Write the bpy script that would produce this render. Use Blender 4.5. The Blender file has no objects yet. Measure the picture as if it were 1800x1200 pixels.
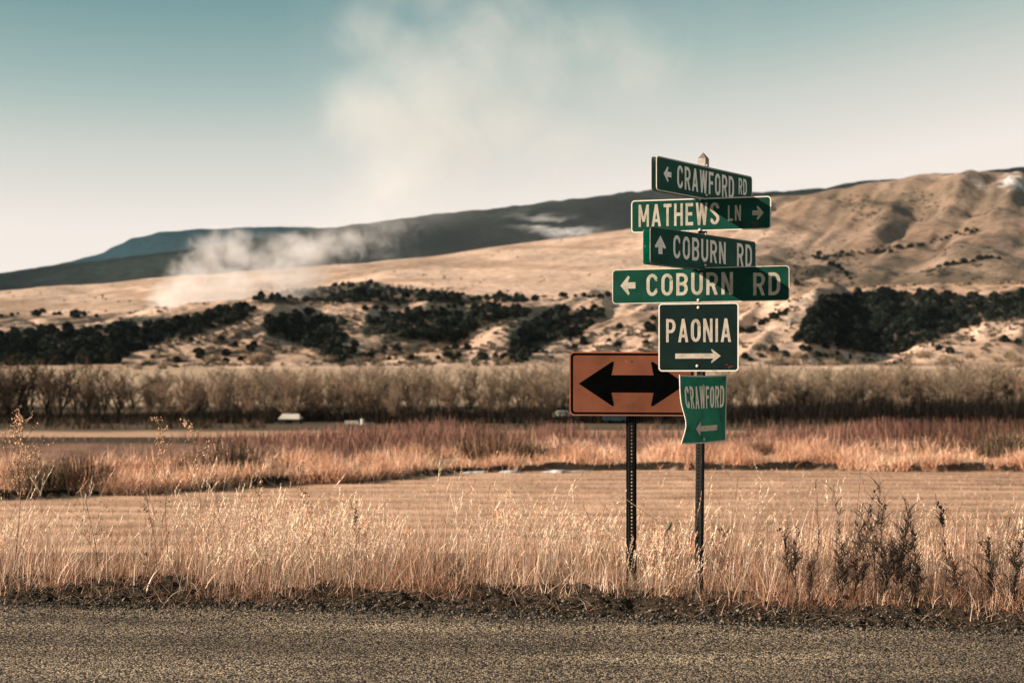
import bpy, math, random
import numpy as np

random.seed(7)
RNG = np.random.default_rng(11)
C = bpy.context.scene.collection
SC = bpy.context.scene
R = math.radians

# ------------------------------------------------------------------ camera
EYE, F, CX, HY = 1.55, 2580.0, 900.0, 650.0      # eye height, focal length in photo pixels, principal column, horizon row
cam = bpy.data.cameras.new('camera')
cam.sensor_width = 36.0
cam.lens = 36.0 * F / 1800.0
cam.shift_y = 50.0 / 1800.0
cam.clip_start, cam.clip_end = 0.1, 40000.0
cam.dof.use_dof = True
cam.dof.focus_distance = 10.05
cam.dof.aperture_fstop = 2.7
co = bpy.data.objects.new('camera', cam)
co.location = (0, 0, EYE)
co.rotation_euler = (R(90), 0, 0)
C.objects.link(co)
SC.camera = co

# ------------------------------------------------------------------ light
SUN = np.array([-2.8, -1.0, 1.16])                # direction towards the sun: left, a little behind the camera
SUN /= np.linalg.norm(SUN)
elev = math.asin(SUN[2])
azim = math.atan2(SUN[0], SUN[1])
w = bpy.data.worlds.new('World')
SC.world = w
w.use_nodes = True
nt = w.node_tree
nt.nodes.clear()
sky = nt.nodes.new('ShaderNodeTexSky')
sky.sky_type = 'NISHITA'
sky.sun_disc = False
sky.sun_elevation = elev
sky.sun_rotation = azim
sky.altitude = 1700
sky.air_density = 1.0
sky.dust_density = 1.6
sky.ozone_density = 1.0
# graded sky: Nishita brightness (at strength 0.1) drives a teal-to-cream ramp
bw = nt.nodes.new('ShaderNodeRGBToBW')
k1 = nt.nodes.new('ShaderNodeMath')
k1.operation = 'MULTIPLY'
k1.inputs[1].default_value = 0.1
rmp = nt.nodes.new('ShaderNodeValToRGB')
el = rmp.color_ramp.elements
el[0].position, el[0].color = 0.08, (0.035, 0.075, 0.095, 1)
el[1].position, el[1].color = 0.62, (0.53, 0.455, 0.41, 1)
for p_, c_ in ((0.245, (0.088, 0.160, 0.168, 1)), (0.285, (0.165, 0.228, 0.220, 1)), (0.335, (0.305, 0.314, 0.290, 1)), (0.42, (0.46, 0.415, 0.382, 1))):
    e_ = el.new(p_)
    e_.color = c_
up = nt.nodes.new('ShaderNodeVectorMath')
up.operation = 'SCALE'
up.inputs['Scale'].default_value = 10.0
bg = nt.nodes.new('ShaderNodeBackground')
bg.inputs[1].default_value = 0.10
wo = nt.nodes.new('ShaderNodeOutputWorld')
nt.links.new(sky.outputs[0], bw.inputs[0])
nt.links.new(bw.outputs[0], k1.inputs[0])
nt.links.new(k1.outputs[0], rmp.inputs[0])
nt.links.new(rmp.outputs[0], up.inputs[0])
nt.links.new(up.outputs[0], bg.inputs[0])
nt.links.new(bg.outputs[0], wo.inputs[0])

sl = bpy.data.lights.new('sun', 'SUN')
sl.energy = 5.0
sl.angle = R(0.5)
sl.color = (1.0, 0.84, 0.70)
so = bpy.data.objects.new('sun', sl)
so.rotation_euler = (R(90) - elev, 0, math.atan2(SUN[0], -SUN[1]))
C.objects.link(so)

SC.view_settings.view_transform = 'Standard'
SC.view_settings.look = 'None'
SC.view_settings.exposure = 1.0
SC.view_settings.gamma = 1.0
SC.cycles.volume_bounces = 2
SC.cycles.max_bounces = 8
SC.cycles.transparent_max_bounces = 16
SC.cycles.volume_step_rate = 1.0
SC.cycles.volume_max_steps = 128


# ------------------------------------------------------------------ helpers
def link(o, parent=None):
    C.objects.link(o)
    if parent is not None:
        o.parent = parent
    return o


def tag(o, label=None, cat=None, group=None, kind=None):
    if label: o['label'] = label
    if cat: o['category'] = cat
    if group: o['group'] = group
    if kind: o['kind'] = kind
    return o


def empty(name, loc):
    o = bpy.data.objects.new(name, None)
    o.empty_display_size = 0.1
    o.location = loc
    return link(o)


def np_mesh(name, V, faces, mat, cols=None, smooth=False):
    """faces: list of (n,k) index arrays; cols: per-vertex rgb."""
    me = bpy.data.meshes.new(name)
    V = np.asarray(V, dtype=np.float32)
    me.vertices.add(len(V))
    me.vertices.foreach_set('co', V.ravel())
    loops, starts, tot = [], [], 0
    for f in faces:
        f = np.asarray(f, dtype=np.int32)
        if f.size == 0:
            continue
        n, k = f.shape
        loops.append(f.ravel())
        starts.append(np.arange(n) * k + tot)
        tot += n * k
    L = np.concatenate(loops).astype(np.int32)
    S = np.concatenate(starts).astype(np.int32)
    me.loops.add(len(L))
    me.loops.foreach_set('vertex_index', L)
    me.polygons.add(len(S))
    me.polygons.foreach_set('loop_start', S)
    if smooth:
        me.polygons.foreach_set('use_smooth', np.ones(len(S), dtype=bool))
    if cols is not None:
        a = me.attributes.new('tint', 'FLOAT_COLOR', 'POINT')
        c4 = np.ones((len(V), 4), dtype=np.float32)
        c4[:, :3] = cols
        a.data.foreach_set('color', c4.ravel())
    me.update(calc_edges=True)
    me.validate()
    if mat is not None:
        me.materials.append(mat)
    return me


def np_obj(name, V, faces, mat, parent=None, cols=None, smooth=False):
    return link(bpy.data.objects.new(name, np_mesh(name, V, faces, mat, cols, smooth)), parent)


class MB:
    """collects polygons and builds ONE mesh object"""
    def __init__(self):
        self.v, self.f = [], []

    def prism(self, poly, m, h0, h1):
        """poly: 2-D outline (counter-clockwise seen from +h); m maps (a,b,h) to 3-D"""
        n, i = len(poly), len(self.v)
        for h in (h0, h1):
            self.v += [m(a, b, h) for a, b in poly]
        self.f.append(tuple(range(i + n - 1, i - 1, -1)))
        self.f.append(tuple(range(i + n, i + 2 * n)))
        for k in range(n):
            j = (k + 1) % n
            self.f.append((i + k, i + j, i + n + j, i + n + k))

    def ring(self, outer, inner, m, h0, h1):
        n, i = len(outer), len(self.v)
        for p in (outer, inner):
            for h in (h0, h1):
                self.v += [m(a, b, h) for a, b in p]
        for k in range(n):
            j = (k + 1) % n
            o0, o1, i0, i1 = i, i + n, i + 2 * n, i + 3 * n
            self.f.append((o1 + k, o1 + j, i1 + j, i1 + k))
            self.f.append((o0 + k, o0 + j, o1 + j, o1 + k))
            self.f.append((i0 + j, i0 + k, i1 + k, i1 + j))

    def strip(self, left, right, m, h0, h1):
        n, i = len(left), len(self.v)
        for p in (left, right):
            for h in (h0, h1):
                self.v += [m(a, b, h) for a, b in p]
        l0, l1, r0, r1 = i, i + n, i + 2 * n, i + 3 * n
        for k in range(n - 1):
            self.f.append((r1 + k, r1 + k + 1, l1 + k + 1, l1 + k))
            self.f.append((l0 + k, l1 + k, l1 + k + 1, l0 + k + 1))
            self.f.append((r0 + k, r0 + k + 1, r1 + k + 1, r1 + k))
        self.f.append((l0, r0, r1, l1))
        self.f.append((l0 + n - 1, l1 + n - 1, r1 + n - 1, r0 + n - 1))

    def poly(self, pts):
        i = len(self.v)
        self.v += [tuple(p) for p in pts]
        self.f.append(tuple(range(i, i + len(pts))))

    def box(self, x0, x1, y0, y1, z0, z1):
        self.prism([(x0, y0), (x1, y0), (x1, y1), (x0, y1)], lambda a, b, h: (a, b, h), z0, z1)

    def build(self, name, mat, parent=None, smooth=False):
        me = bpy.data.meshes.new(name)
        me.from_pydata([tuple(map(float, p)) for p in self.v], [], self.f)
        me.validate()
        if smooth:
            for p in me.polygons: p.use_smooth = True
        me.materials.append(mat)
        return link(bpy.data.objects.new(name, me), parent)


def sm(a, b, x):
    t = np.clip((x - a) / (b - a), 0, 1)
    return t * t * (3 - 2 * t)


_T = np.random.default_rng(3).random((256, 256)).astype(np.float64)


def vnoise(x, y):
    x, y = np.asarray(x, float), np.asarray(y, float)
    xi, yi = np.floor(x).astype(int), np.floor(y).astype(int)
    fx, fy = x - xi, y - yi
    fx, fy = fx * fx * (3 - 2 * fx), fy * fy * (3 - 2 * fy)
    g = lambda i, j: _T[i & 255, j & 255]
    a = g(xi, yi) * (1 - fx) + g(xi + 1, yi) * fx
    b = g(xi, yi + 1) * (1 - fx) + g(xi + 1, yi + 1) * fx
    return a * (1 - fy) + b * fy


def fbm(x, y, o=4):
    s, a, t = 0, 1.0, 0
    for k in range(o):
        s = s + a * vnoise(x * 2 ** k + 17.3 * k, y * 2 ** k + 5.1 * k)
        t += a
        a *= 0.5
    return s / t


def lerp_pts(pts):
    xs = np.array([p[0] for p in pts], float)
    ys = np.array([p[1] for p in pts], float)
    return lambda q: np.interp(q, xs, ys)


def grid_faces(nr, nc):
    i = np.arange((nr - 1) * (nc - 1))
    r, c = i // (nc - 1), i % (nc - 1)
    a = r * nc + c
    return np.stack([a, a + 1, a + nc + 1, a + nc], 1)


# ------------------------------------------------------------------ materials
def mat(name, color, rough=0.7, metal=0.0, spec=0.3, noise=None, bump=None, use_tint=False, extra=None, translucent=0.0):
    """noise=(scale, amount, second colour or None), bump=(scale, strength, distance)"""
    m = bpy.data.materials.new(name)
    m.use_nodes = True
    t = m.node_tree
    b = t.nodes['Principled BSDF']
    b.inputs['Roughness'].default_value = rough
    b.inputs['Metallic'].default_value = metal
    b.inputs['Specular IOR Level'].default_value = spec
    tc = t.nodes.new('ShaderNodeTexCoord')
    col = None
    if use_tint:
        at = t.nodes.new('ShaderNodeAttribute')
        at.attribute_name = 'tint'
        col = at.outputs['Color']
    else:
        rgb = t.nodes.new('ShaderNodeRGB')
        rgb.outputs[0].default_value = (*color, 1)
        col = rgb.outputs[0]
    if noise:
        sc, amt, c2 = noise
        nz = t.nodes.new('ShaderNodeTexNoise')
        nz.inputs['Scale'].default_value = sc
        nz.inputs['Detail'].default_value = 6
        nz.inputs['Roughness'].default_value = 0.65
        t.links.new(tc.outputs['Object'], nz.inputs['Vector'])
        mr = t.nodes.new('ShaderNodeMapRange')
        mr.inputs[1].default_value, mr.inputs[2].default_value = 0.35, 0.65
        t.links.new(nz.outputs[0], mr.inputs[0])
        mx = t.nodes.new('ShaderNodeMix')
        mx.data_type = 'RGBA'
        if c2 is None:
            mr.inputs[3].default_value, mr.inputs[4].default_value = 1 - amt, 1 + amt
            mx.blend_type = 'MULTIPLY'
            mx.inputs[0].default_value = 1.0
            t.links.new(col, mx.inputs[6])
            t.links.new(mr.outputs[0], mx.inputs[7])
        else:
            mr.inputs[3].default_value, mr.inputs[4].default_value = 0, amt
            t.links.new(mr.outputs[0], mx.inputs[0])
            t.links.new(col, mx.inputs[6])
            mx.inputs[7].default_value = (*c2, 1)
        col = mx.outputs[2]
    if bump:
        sc, st, di = bump
        nb = t.nodes.new('ShaderNodeTexNoise')
        nb.inputs['Scale'].default_value = sc
        nb.inputs['Detail'].default_value = 5
        t.links.new(tc.outputs['Object'], nb.inputs['Vector'])
        bp = t.nodes.new('ShaderNodeBump')
        bp.inputs['Strength'].default_value = st
        bp.inputs['Distance'].default_value = di
        t.links.new(nb.outputs[0], bp.inputs['Height'])
        t.links.new(bp.outputs[0], b.inputs['Normal'])
    if extra:
        col = extra(t, tc, b, col)
    t.links.new(col, b.inputs['Base Color'])
    if translucent > 0:
        tr = t.nodes.new('ShaderNodeBsdfTranslucent')
        t.links.new(col, tr.inputs[0])
        ms = t.nodes.new('ShaderNodeMixShader')
        ms.inputs[0].default_value = translucent
        t.links.new(b.outputs[0], ms.inputs[1])
        t.links.new(tr.outputs[0], ms.inputs[2])
        t.links.new(ms.outputs[0], t.nodes['Material Output'].inputs[0])
    return m


def road_extra(t, tc, b, col):
    """chip seal: pale and dark stones in a dark binder, worn in patches"""
    vo = t.nodes.new('ShaderNodeTexVoronoi')
    vo.inputs['Scale'].default_value = 88
    t.links.new(tc.outputs['Object'], vo.inputs['Vector'])
    rp = t.nodes.new('ShaderNodeValToRGB')
    e = rp.color_ramp.elements
    e[0].position, e[0].color = 0.0, (0.022, 0.019, 0.015, 1)
    e[1].position, e[1].color = 1.0, (0.70, 0.52, 0.35, 1)
    for p, c in ((0.25, (0.125, 0.096, 0.068, 1)), (0.5, (0.28, 0.208, 0.138, 1)), (0.8, (0.44, 0.33, 0.22, 1))):
        n = e.new(p)
        n.color = c
    sx = t.nodes.new('ShaderNodeSeparateColor')
    t.links.new(vo.outputs['Color'], sx.inputs[0])
    t.links.new(sx.outputs[0], rp.inputs[0])
    # dark binder between the stones
    gap = t.nodes.new('ShaderNodeMapRange')
    gap.inputs[1].default_value, gap.inputs[2].default_value = 0.34, 0.60
    gap.inputs[3].default_value, gap.inputs[4].default_value = 1.0, 0.06
    t.links.new(vo.outputs['Distance'], gap.inputs[0])
    m1 = t.nodes.new('ShaderNodeMix')
    m1.data_type, m1.blend_type = 'RGBA', 'MULTIPLY'
    m1.inputs[0].default_value = 1
    t.links.new(rp.outputs[0], m1.inputs[6])
    t.links.new(gap.outputs[0], m1.inputs[7])
    # worn wheel paths and dusty patches
    nz = t.nodes.new('ShaderNodeTexNoise')
    nz.inputs['Scale'].default_value = 1.1
    nz.inputs['Detail'].default_value = 8
    nz.inputs['Roughness'].default_value = 0.6
    mp = t.nodes.new('ShaderNodeMapping')
    mp.inputs['Scale'].default_value = (0.45, 1.6, 1)
    t.links.new(tc.outputs['Object'], mp.inputs[0])
    t.links.new(mp.outputs[0], nz.inputs['Vector'])
    pr = t.nodes.new('ShaderNodeMapRange')
    pr.inputs[1].default_value, pr.inputs[2].default_value = 0.33, 0.67
    pr.inputs[3].default_value, pr.inputs[4].default_value = 0.68, 1.62
    t.links.new(nz.outputs[0], pr.inputs[0])
    m2 = t.nodes.new('ShaderNodeMix')
    m2.data_type, m2.blend_type = 'RGBA', 'MULTIPLY'
    m2.inputs[0].default_value = 1
    # old tyre tracks and drifted dust running along the road
    wv = t.nodes.new('ShaderNodeTexNoise')
    wv.inputs['Scale'].default_value = 1.0
    wv.inputs['Detail'].default_value = 5
    mp2 = t.nodes.new('ShaderNodeMapping')
    mp2.inputs['Scale'].default_value = (0.12, 2.6, 1)
    mp2.inputs['Rotation'].default_value = (0, 0, 0.16)
    t.links.new(tc.outputs['Object'], mp2.inputs[0])
    t.links.new(mp2.outputs[0], wv.inputs['Vector'])
    p2 = t.nodes.new('ShaderNodeMapRange')
    p2.inputs[1].default_value, p2.inputs[2].default_value = 0.35, 0.65
    p2.inputs[3].default_value, p2.inputs[4].default_value = 0.72, 1.22
    t.links.new(wv.outputs[0], p2.inputs[0])
    mu = t.nodes.new('ShaderNodeMath')
    mu.operation = 'MULTIPLY'
    t.links.new(pr.outputs[0], mu.inputs[0])
    t.links.new(p2.outputs[0], mu.inputs[1])
    t.links.new(m1.outputs[2], m2.inputs[6])
    t.links.new(mu.outputs[0], m2.inputs[7])
    bp = t.nodes.new('ShaderNodeBump')
    bp.inputs['Strength'].default_value = 1.0
    bp.inputs['Distance'].default_value = 0.006
    bp.invert = True
    t.links.new(vo.outputs['Distance'], bp.inputs['Height'])
    t.links.new(bp.outputs[0], b.inputs['Normal'])
    return m2.outputs[2]


def sheeting_extra(t, tc, b, col):
    """faint horizontal lines of retroreflective sheeting plus weathering specks"""
    wv = t.nodes.new('ShaderNodeTexWave')
    wv.wave_type, wv.bands_direction = 'BANDS', 'Z'
    wv.inputs['Scale'].default_value = 28
    wv.inputs['Distortion'].default_value = 0.4
    t.links.new(tc.outputs['Object'], wv.inputs['Vector'])
    mr = t.nodes.new('ShaderNodeMapRange')
    mr.inputs[3].default_value, mr.inputs[4].default_value = 0.86, 1.06
    t.links.new(wv.outputs[1], mr.inputs[0])
    m1 = t.nodes.new('ShaderNodeMix')
    m1.data_type, m1.blend_type = 'RGBA', 'MULTIPLY'
    m1.inputs[0].default_value = 1
    t.links.new(col, m1.inputs[6])
    t.links.new(mr.outputs[0], m1.inputs[7])
    return m1.outputs[2]


def worn_extra(c2, scale, lo, hi):
    def fn(t, tc, b, col):
        nz = t.nodes.new('ShaderNodeTexNoise')
        nz.inputs['Scale'].default_value = scale
        nz.inputs['Detail'].default_value = 8
        nz.inputs['Roughness'].default_value = 0.7
        t.links.new(tc.outputs['Object'], nz.inputs['Vector'])
        mr = t.nodes.new('ShaderNodeMapRange')
        mr.inputs[1].default_value, mr.inputs[2].default_value = lo, hi
        t.links.new(nz.outputs[0], mr.inputs[0])
        m1 = t.nodes.new('ShaderNodeMix')
        m1.data_type = 'RGBA'
        t.links.new(mr.outputs[0], m1.inputs[0])
        t.links.new(col, m1.inputs[6])
        m1.inputs[7].default_value = (*c2, 1)
        return m1.outputs[2]
    return fn


M = {}
M['road'] = mat('chip_seal', (0.2, 0.17, 0.13), 0.9, spec=0.15, extra=road_extra)
M['ground'] = mat('valley_ground', (0.3, 0.2, 0.1), 0.95, spec=0.05, use_tint=True, noise=(0.9, 0.22, None), bump=(6, 0.5, 0.05))
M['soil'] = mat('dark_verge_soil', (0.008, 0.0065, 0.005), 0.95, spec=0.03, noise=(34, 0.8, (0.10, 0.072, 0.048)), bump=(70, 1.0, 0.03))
M['hill'] = mat('dry_hill_grass', (0.5, 0.36, 0.24), 0.95, spec=0.03, use_tint=True, noise=(0.06, 0.30, None), bump=(0.09, 0.7, 4.0))
M['mountain'] = mat('wooded_mountain', (0.03, 0.04, 0.04), 0.95, spec=0.0, use_tint=True, noise=(0.02, 0.35, None), bump=(0.02, 0.8, 14.0))
M['grass'] = mat('dry_grass', (0.6, 0.42, 0.26), 0.65, spec=0.25, use_tint=True, translucent=0.22)
M['twig'] = mat('bare_twigs', (0.2, 0.15, 0.1), 0.9, spec=0.0, use_tint=True)
M['leaf'] = mat('juniper_foliage', (0.03, 0.04, 0.03), 0.9, spec=0.0, use_tint=True)
M['green'] = mat('green_sheeting_sun_dimmed', (0.0006, 0.034, 0.021), 0.6, spec=0.12, noise=(7, 0.34, None), extra=sheeting_extra)  # base colour darkened for how prismatic sheeting looks in grazing sun
M['green_flat'] = mat('green_film', (0.0008, 0.060, 0.038), 0.6, spec=0.10, noise=(6, 0.30, None))
M['green_old'] = mat('faded_green_sheeting', (0.003, 0.170, 0.095), 0.6, spec=0.12, noise=(7, 0.35, None), extra=worn_extra((0.008, 0.018, 0.012), 11, 0.55, 0.72))
M['green_dark'] = mat('dark_green_sheeting', (0.0006, 0.0095, 0.0075), 0.6, spec=0.12, noise=(7, 0.34, None), extra=sheeting_extra)
M['green_back_sunlit'] = mat('green_panel_painted_sunlit', (0.012, 0.80, 0.44), 0.6, spec=0.15, noise=(8, 0.25, None), extra=worn_extra((0.02, 0.10, 0.04), 9, 0.5, 0.7))  # sunlight painted into the colour; no sun reaches this face
M['white'] = mat('white_prismatic_sun_dimmed', (0.34, 0.295, 0.235), 0.6, spec=0.1, noise=(16, 0.22, None), extra=sheeting_extra)  # dim base colour stands for grazing sun the prisms send back
M['white_bead'] = mat('white_beaded_shade_lifted', (0.92, 0.84, 0.73), 0.7, spec=0.1, noise=(14, 0.06, None))  # bright base colour stands for the film's strong return on shaded blades
M['white_worn'] = mat('peeling_white_film', (0.92, 0.80, 0.63), 0.7, spec=0.1, extra=worn_extra((0.10, 0.09, 0.06), 48, 0.58, 0.70))
M['faded_arrow'] = mat('scuffed_arrow_film', (0.62, 0.50, 0.38), 0.7, spec=0.1, extra=worn_extra((0.05, 0.06, 0.04), 46, 0.55, 0.70))
M['white_edge'] = mat('pale_sign_edge', (0.55, 0.49, 0.41), 0.6, spec=0.15, extra=worn_extra((0.22, 0.18, 0.13), 30, 0.55, 0.75))
M['orange'] = mat('faded_orange_sheeting', (0.175, 0.060, 0.032), 0.65, spec=0.08, noise=(5, 0.24, None), extra=worn_extra((0.130, 0.052, 0.030), 20, 0.5, 0.75))
M['orange_edge'] = mat('orange_sign_edge', (0.26, 0.095, 0.05), 0.6, spec=0.15, noise=(15, 0.15, None))
M['black'] = mat('black_film', (0.0018, 0.0020, 0.0020), 0.8, spec=0.0, noise=(12, 0.3, None))
M['post_paint'] = mat('dark_post_paint', (0.0035, 0.0045, 0.0045), 0.7, spec=0.10, noise=(20, 0.4, None))
M['post_rust'] = mat('weathered_steel_post', (0.008, 0.0085, 0.007), 0.7, spec=0.12, extra=worn_extra((0.045, 0.038, 0.027), 26, 0.55, 0.72))
M['galv'] = mat('galvanised_steel', (0.14, 0.12, 0.10), 0.5, metal=0.3, spec=0.4, noise=(22, 0.35, None))
M['alu'] = mat('bare_aluminium', (0.30, 0.27, 0.23), 0.6, metal=0.3, spec=0.3, noise=(9, 0.3, None))
M['red_ink'] = mat('red_ink', (0.16, 0.012, 0.010), 0.6, spec=0.1)
M['hole'] = mat('rubbed_grey_film', (0.075, 0.055, 0.03), 0.8, spec=0.1, noise=(80, 0.4, None))
M['scratch'] = mat('scratched_film', (0.40, 0.16, 0.07), 0.7, spec=0.1)
M['snow'] = mat('old_snow', (0.44, 0.41, 0.38), 0.7, spec=0.3, noise=(3, 0.15, None), bump=(5, 0.6, 0.05))
M['roof_white'] = mat('white_metal_roof', (0.50, 0.45, 0.37), 0.5, spec=0.4, noise=(0.8, 0.08, None))
M['wall_dark'] = mat('dark_board_wall', (0.035, 0.028, 0.022), 0.8, spec=0.2, noise=(1.5, 0.3, None))
M['white_paint'] = mat('weathered_white_paint', (0.46, 0.41, 0.34), 0.6, spec=0.3, noise=(2.0, 0.15, None))
M['teal_paint'] = mat('dark_teal_paint', (0.004, 0.017, 0.019), 0.6, spec=0.4, noise=(1.5, 0.2, None))
M['glass'] = mat('window_glass', (0.02, 0.025, 0.03), 0.08, spec=0.6, noise=(3, 0.2, None))
M['mirror'] = mat('polished_metal', (0.9, 0.88, 0.85), 0.18, metal=1.0, noise=(3, 0.05, None))
M['weed'] = mat('dry_weed_stem', (0.2, 0.12, 0.07), 0.75, spec=0.15, use_tint=True)
M['teasel'] = mat('dry_teasel', (0.16, 0.14, 0.085), 0.8, spec=0.15, noise=(160, 0.5, None), bump=(300, 0.8, 0.004))


# ------------------------------------------------------------------ shape of the land
road_edge = lerp_pts([(-40, 16.0), (-3.4, 9.72), (-1.1, 9.50), (1.06, 9.12), (3.02, 8.66), (40, 1.0)])
grass_edge = lambda x: road_edge(x) + 0.47
bank_line0 = lerp_pts([(-60, 22), (-20, 25), (-10.8, 30.8), (-3.7, 36.4), (-1.5, 39.2), (1.6, 40.2), (6, 40.4), (14, 39.9), (60, 39)])
bank_line = lambda x: bank_line0(x) + 1.0 * (fbm(x * 0.5 + 3, x * 0 + 2.2, 3) - 0.5)
FIELD = -1.2

# elevation of the hill crest and the bench, given as rows of the photo at the crest's own distance
crest_row = lerp_pts([(-900, 560), (-300, 540), (0, 512), (150, 500), (300, 485), (600, 464), (740, 450), (900, 428), (1040, 410), (1120, 400), (1250, 372),
                      (1350, 346), (1450, 333), (1500, 325), (1580, 313), (1640, 304), (1700, 300), (1760, 302), (1830, 312), (2100, 350), (2700, 400)])
bench_row = lerp_pts([(-900, 565), (0, 566), (150, 560), (300, 550), (450, 538), (600, 533), (900, 532), (1000, 530), (1200, 528), (1300, 522), (1420, 512), (1800, 500), (2700, 500)])
KNOTS_D = np.log(np.array([40, 46, 60, 100, 160, 280, 350, 500, 700, 860, 1150, 1600, 3000, 3500, 4200]))
SPURS = [(470, 190, 60, 40, 900), (210, 120, 60, 14, 840), (900, 80, 40, 26, 800), (640, 90, 60, 24, 960), (1160, 140, 50, 42, 900), (1060, 70, 40, 22, 1000),
         (1432, 150, 50, 52, 900), (1800, 240, 60, 56, 830), (-150, 160, 80, 30, 900), (2050, 200, 80, 40, 900), (760, 60, 35, 20, 1050)]


def land(X, Y):
    X, Y = np.asarray(X, float), np.maximum(np.asarray(Y, float), 0.5)
    e, g, bl = road_edge(X), grass_edge(X), bank_line(X)
    # --- near land, to the bank
    z = np.where(Y < e, -0.05, 0.0)
    z = np.where((Y >= e), 0.015 * sm(0, 0.25, Y - e) + 0.05 * (fbm(X * 2.2, Y * 2.2, 3) - 0.45), z)
    fall = sm(12.0, 18.0, Y)
    zf = FIELD + 0.10 * (fbm(X * 0.12, Y * 0.12, 2) - 0.5) + 0.018 * np.sin(2 * math.pi * (Y + 0.08 * X + 0.5 * fbm(X * 0.15, Y * 0.15, 2)) / 1.3) * sm(17, 19, Y)
    z = z * (1 - fall) + zf * fall
    b = Y - bl
    zb = FIELD + 0.17 * sm(0.0, 0.22, b) * (.5 + fbm(X * .8, X * 0 + 4, 3)) + 0.45 * sm(0.2, 6, b)
    z = np.where(b > 0, zb, z)
    # --- far land, as elevation over the camera's horizon
    px = CX + F * X / Y
    cr, br = crest_row(px), bench_row(px)
    one = np.ones_like(px)
    rows = np.stack([one * 772, one * 770, one * 767, one * 760, one * 753, one * 744, one * 716, one * 672, one * 642, 600 * one,
                     br, br - 6, cr, cr + 26, cr + 90], 0)
    ld = np.log(np.maximum(Y, 40))
    idx = np.clip(np.searchsorted(KNOTS_D, ld, side='right') - 1, 0, len(KNOTS_D) - 2)
    t = np.clip((ld - KNOTS_D[idx]) / (KNOTS_D[idx + 1] - KNOTS_D[idx]), 0, 1)
    t = t * 0.6 + 0.4 * (t * t * (3 - 2 * t))
    take = lambda k: np.take_along_axis(rows, k[None], 0)[0]
    row = take(idx) * (1 - t) + take(idx + 1) * t
    # spurs and gullies of the bluffs
    env = sm(690, 800, Y) * (1 - sm(1080, 1240, Y))
    up = np.zeros_like(px)
    for (p, wl, wr, amp, dc) in SPURS:
        pw = p + 26 * (fbm(Y * 0.008 + p, Y * 0 + 1.5, 3) - 0.5) + (Y - dc) * 0.10
        q = px - pw
        prof = np.where(q < 0, np.clip(1 + q / wl, 0, 1), np.clip(1 - q / wr, 0, 1))
        up = np.maximum(up, amp * prof * np.exp(-((Y - dc) / 170.0) ** 2))
    gul = fbm(X * 0.016 - Y * 0.006, Y * 0.004 + 3, 4) - 0.5
    rg = 1 - np.abs(2 * fbm(X * 0.026 - Y * 0.010, Y * 0.006 + 13, 3) - 1)
    rf = 1 - np.abs(2 * fbm(X * 0.075 - Y * 0.030, Y * 0.022 + 3, 2) - 1)
    row = row - env * (up + 58 * gul + 46 * (rg - .7) + 9 * (rf - .6))
    # folds of the upper slope
    env2 = sm(1500, 2000, Y) * (1 - 0.75 * sm(2700, 3000, Y))
    fold = np.abs(fbm(X * 0.0045 + Y * 0.0012, Y * 0.0011 + 8, 3) - 0.5) * 2
    row = row + env2 * (15 + 30 * sm(1250, 1500, px)) * (0.35 - fold)
    rib = np.abs(fbm((X - 0.42 * Y) * 0.0095, Y * 0.0015 + 3, 4) - 0.5) * 2
    row = row + sm(1500, 1800, Y) * (1 - .8 * sm(2750, 3000, Y)) * (6 + 40 * sm(1180, 1420, px)) * (0.3 - rib)
    row = row + sm(1150, 1500, Y) * 5 * (fbm(X * 0.01, Y * 0.006, 4) - 0.5)
    zz = EYE + (HY - row) / F * Y
    zz = zz + 0.5 * (fbm(X * 0.05, Y * 0.05, 3) - 0.5) * sm(50, 120, Y)
    k = sm(3, 12, b)
    return np.where(b > 0, z * (1 - k) + zz * k, z)


def land1(x, y):
    return float(land(np.array([x]), np.array([y]))[0])


def to_ground(px, py, y0=12.0, y1=4000.0, n=900):
    """where the sight line through a photo pixel first meets the land"""
    Y = np.exp(np.linspace(math.log(y0), math.log(y1), n))
    Z = EYE + (HY - py) / F * Y
    G = land((px - CX) / F * Y, Y)
    hit = np.nonzero(G >= Z)[0]
    if len(hit) == 0:
        return None
    y = float(Y[hit[0]])
    return ((px - CX) / F * y, y, float(G[hit[0]]))


def road_e(x):
    return road_edge(x) + 0.16 * (fbm(x * 1.6, x * 0 + 0.7, 4) - 0.5) + 0.09 * (vnoise(x * 9, x * 0 + 3.3) - 0.5) + 0.05 * (vnoise(x * 27, x * 0 + 8.3) - 0.5)


def verge_z(x, y):
    t = y - road_e(x)
    return (-0.012 + 0.050 * sm(0.02, 0.5, t) + 0.11 * sm(0, .18, t) * (fbm(x * 4, y * 6, 4) - 0.5)
            + 0.035 * sm(-.02, .06, t) * (vnoise(x * 22, y * 22) - 0.5) + 0.016 * (vnoise(x * 47, y * 47) - 0.5))


def near_z(x, y):
    return np.where(y - road_e(x) < 0.95, verge_z(x, y), land(x, y))


# ---- ground sheet (valley floor, field, bank)
def mixc(a, b, t):
    return np.asarray(a)[None, :] * (1 - t[:, None]) + np.asarray(b)[None, :] * t[:, None]


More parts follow.
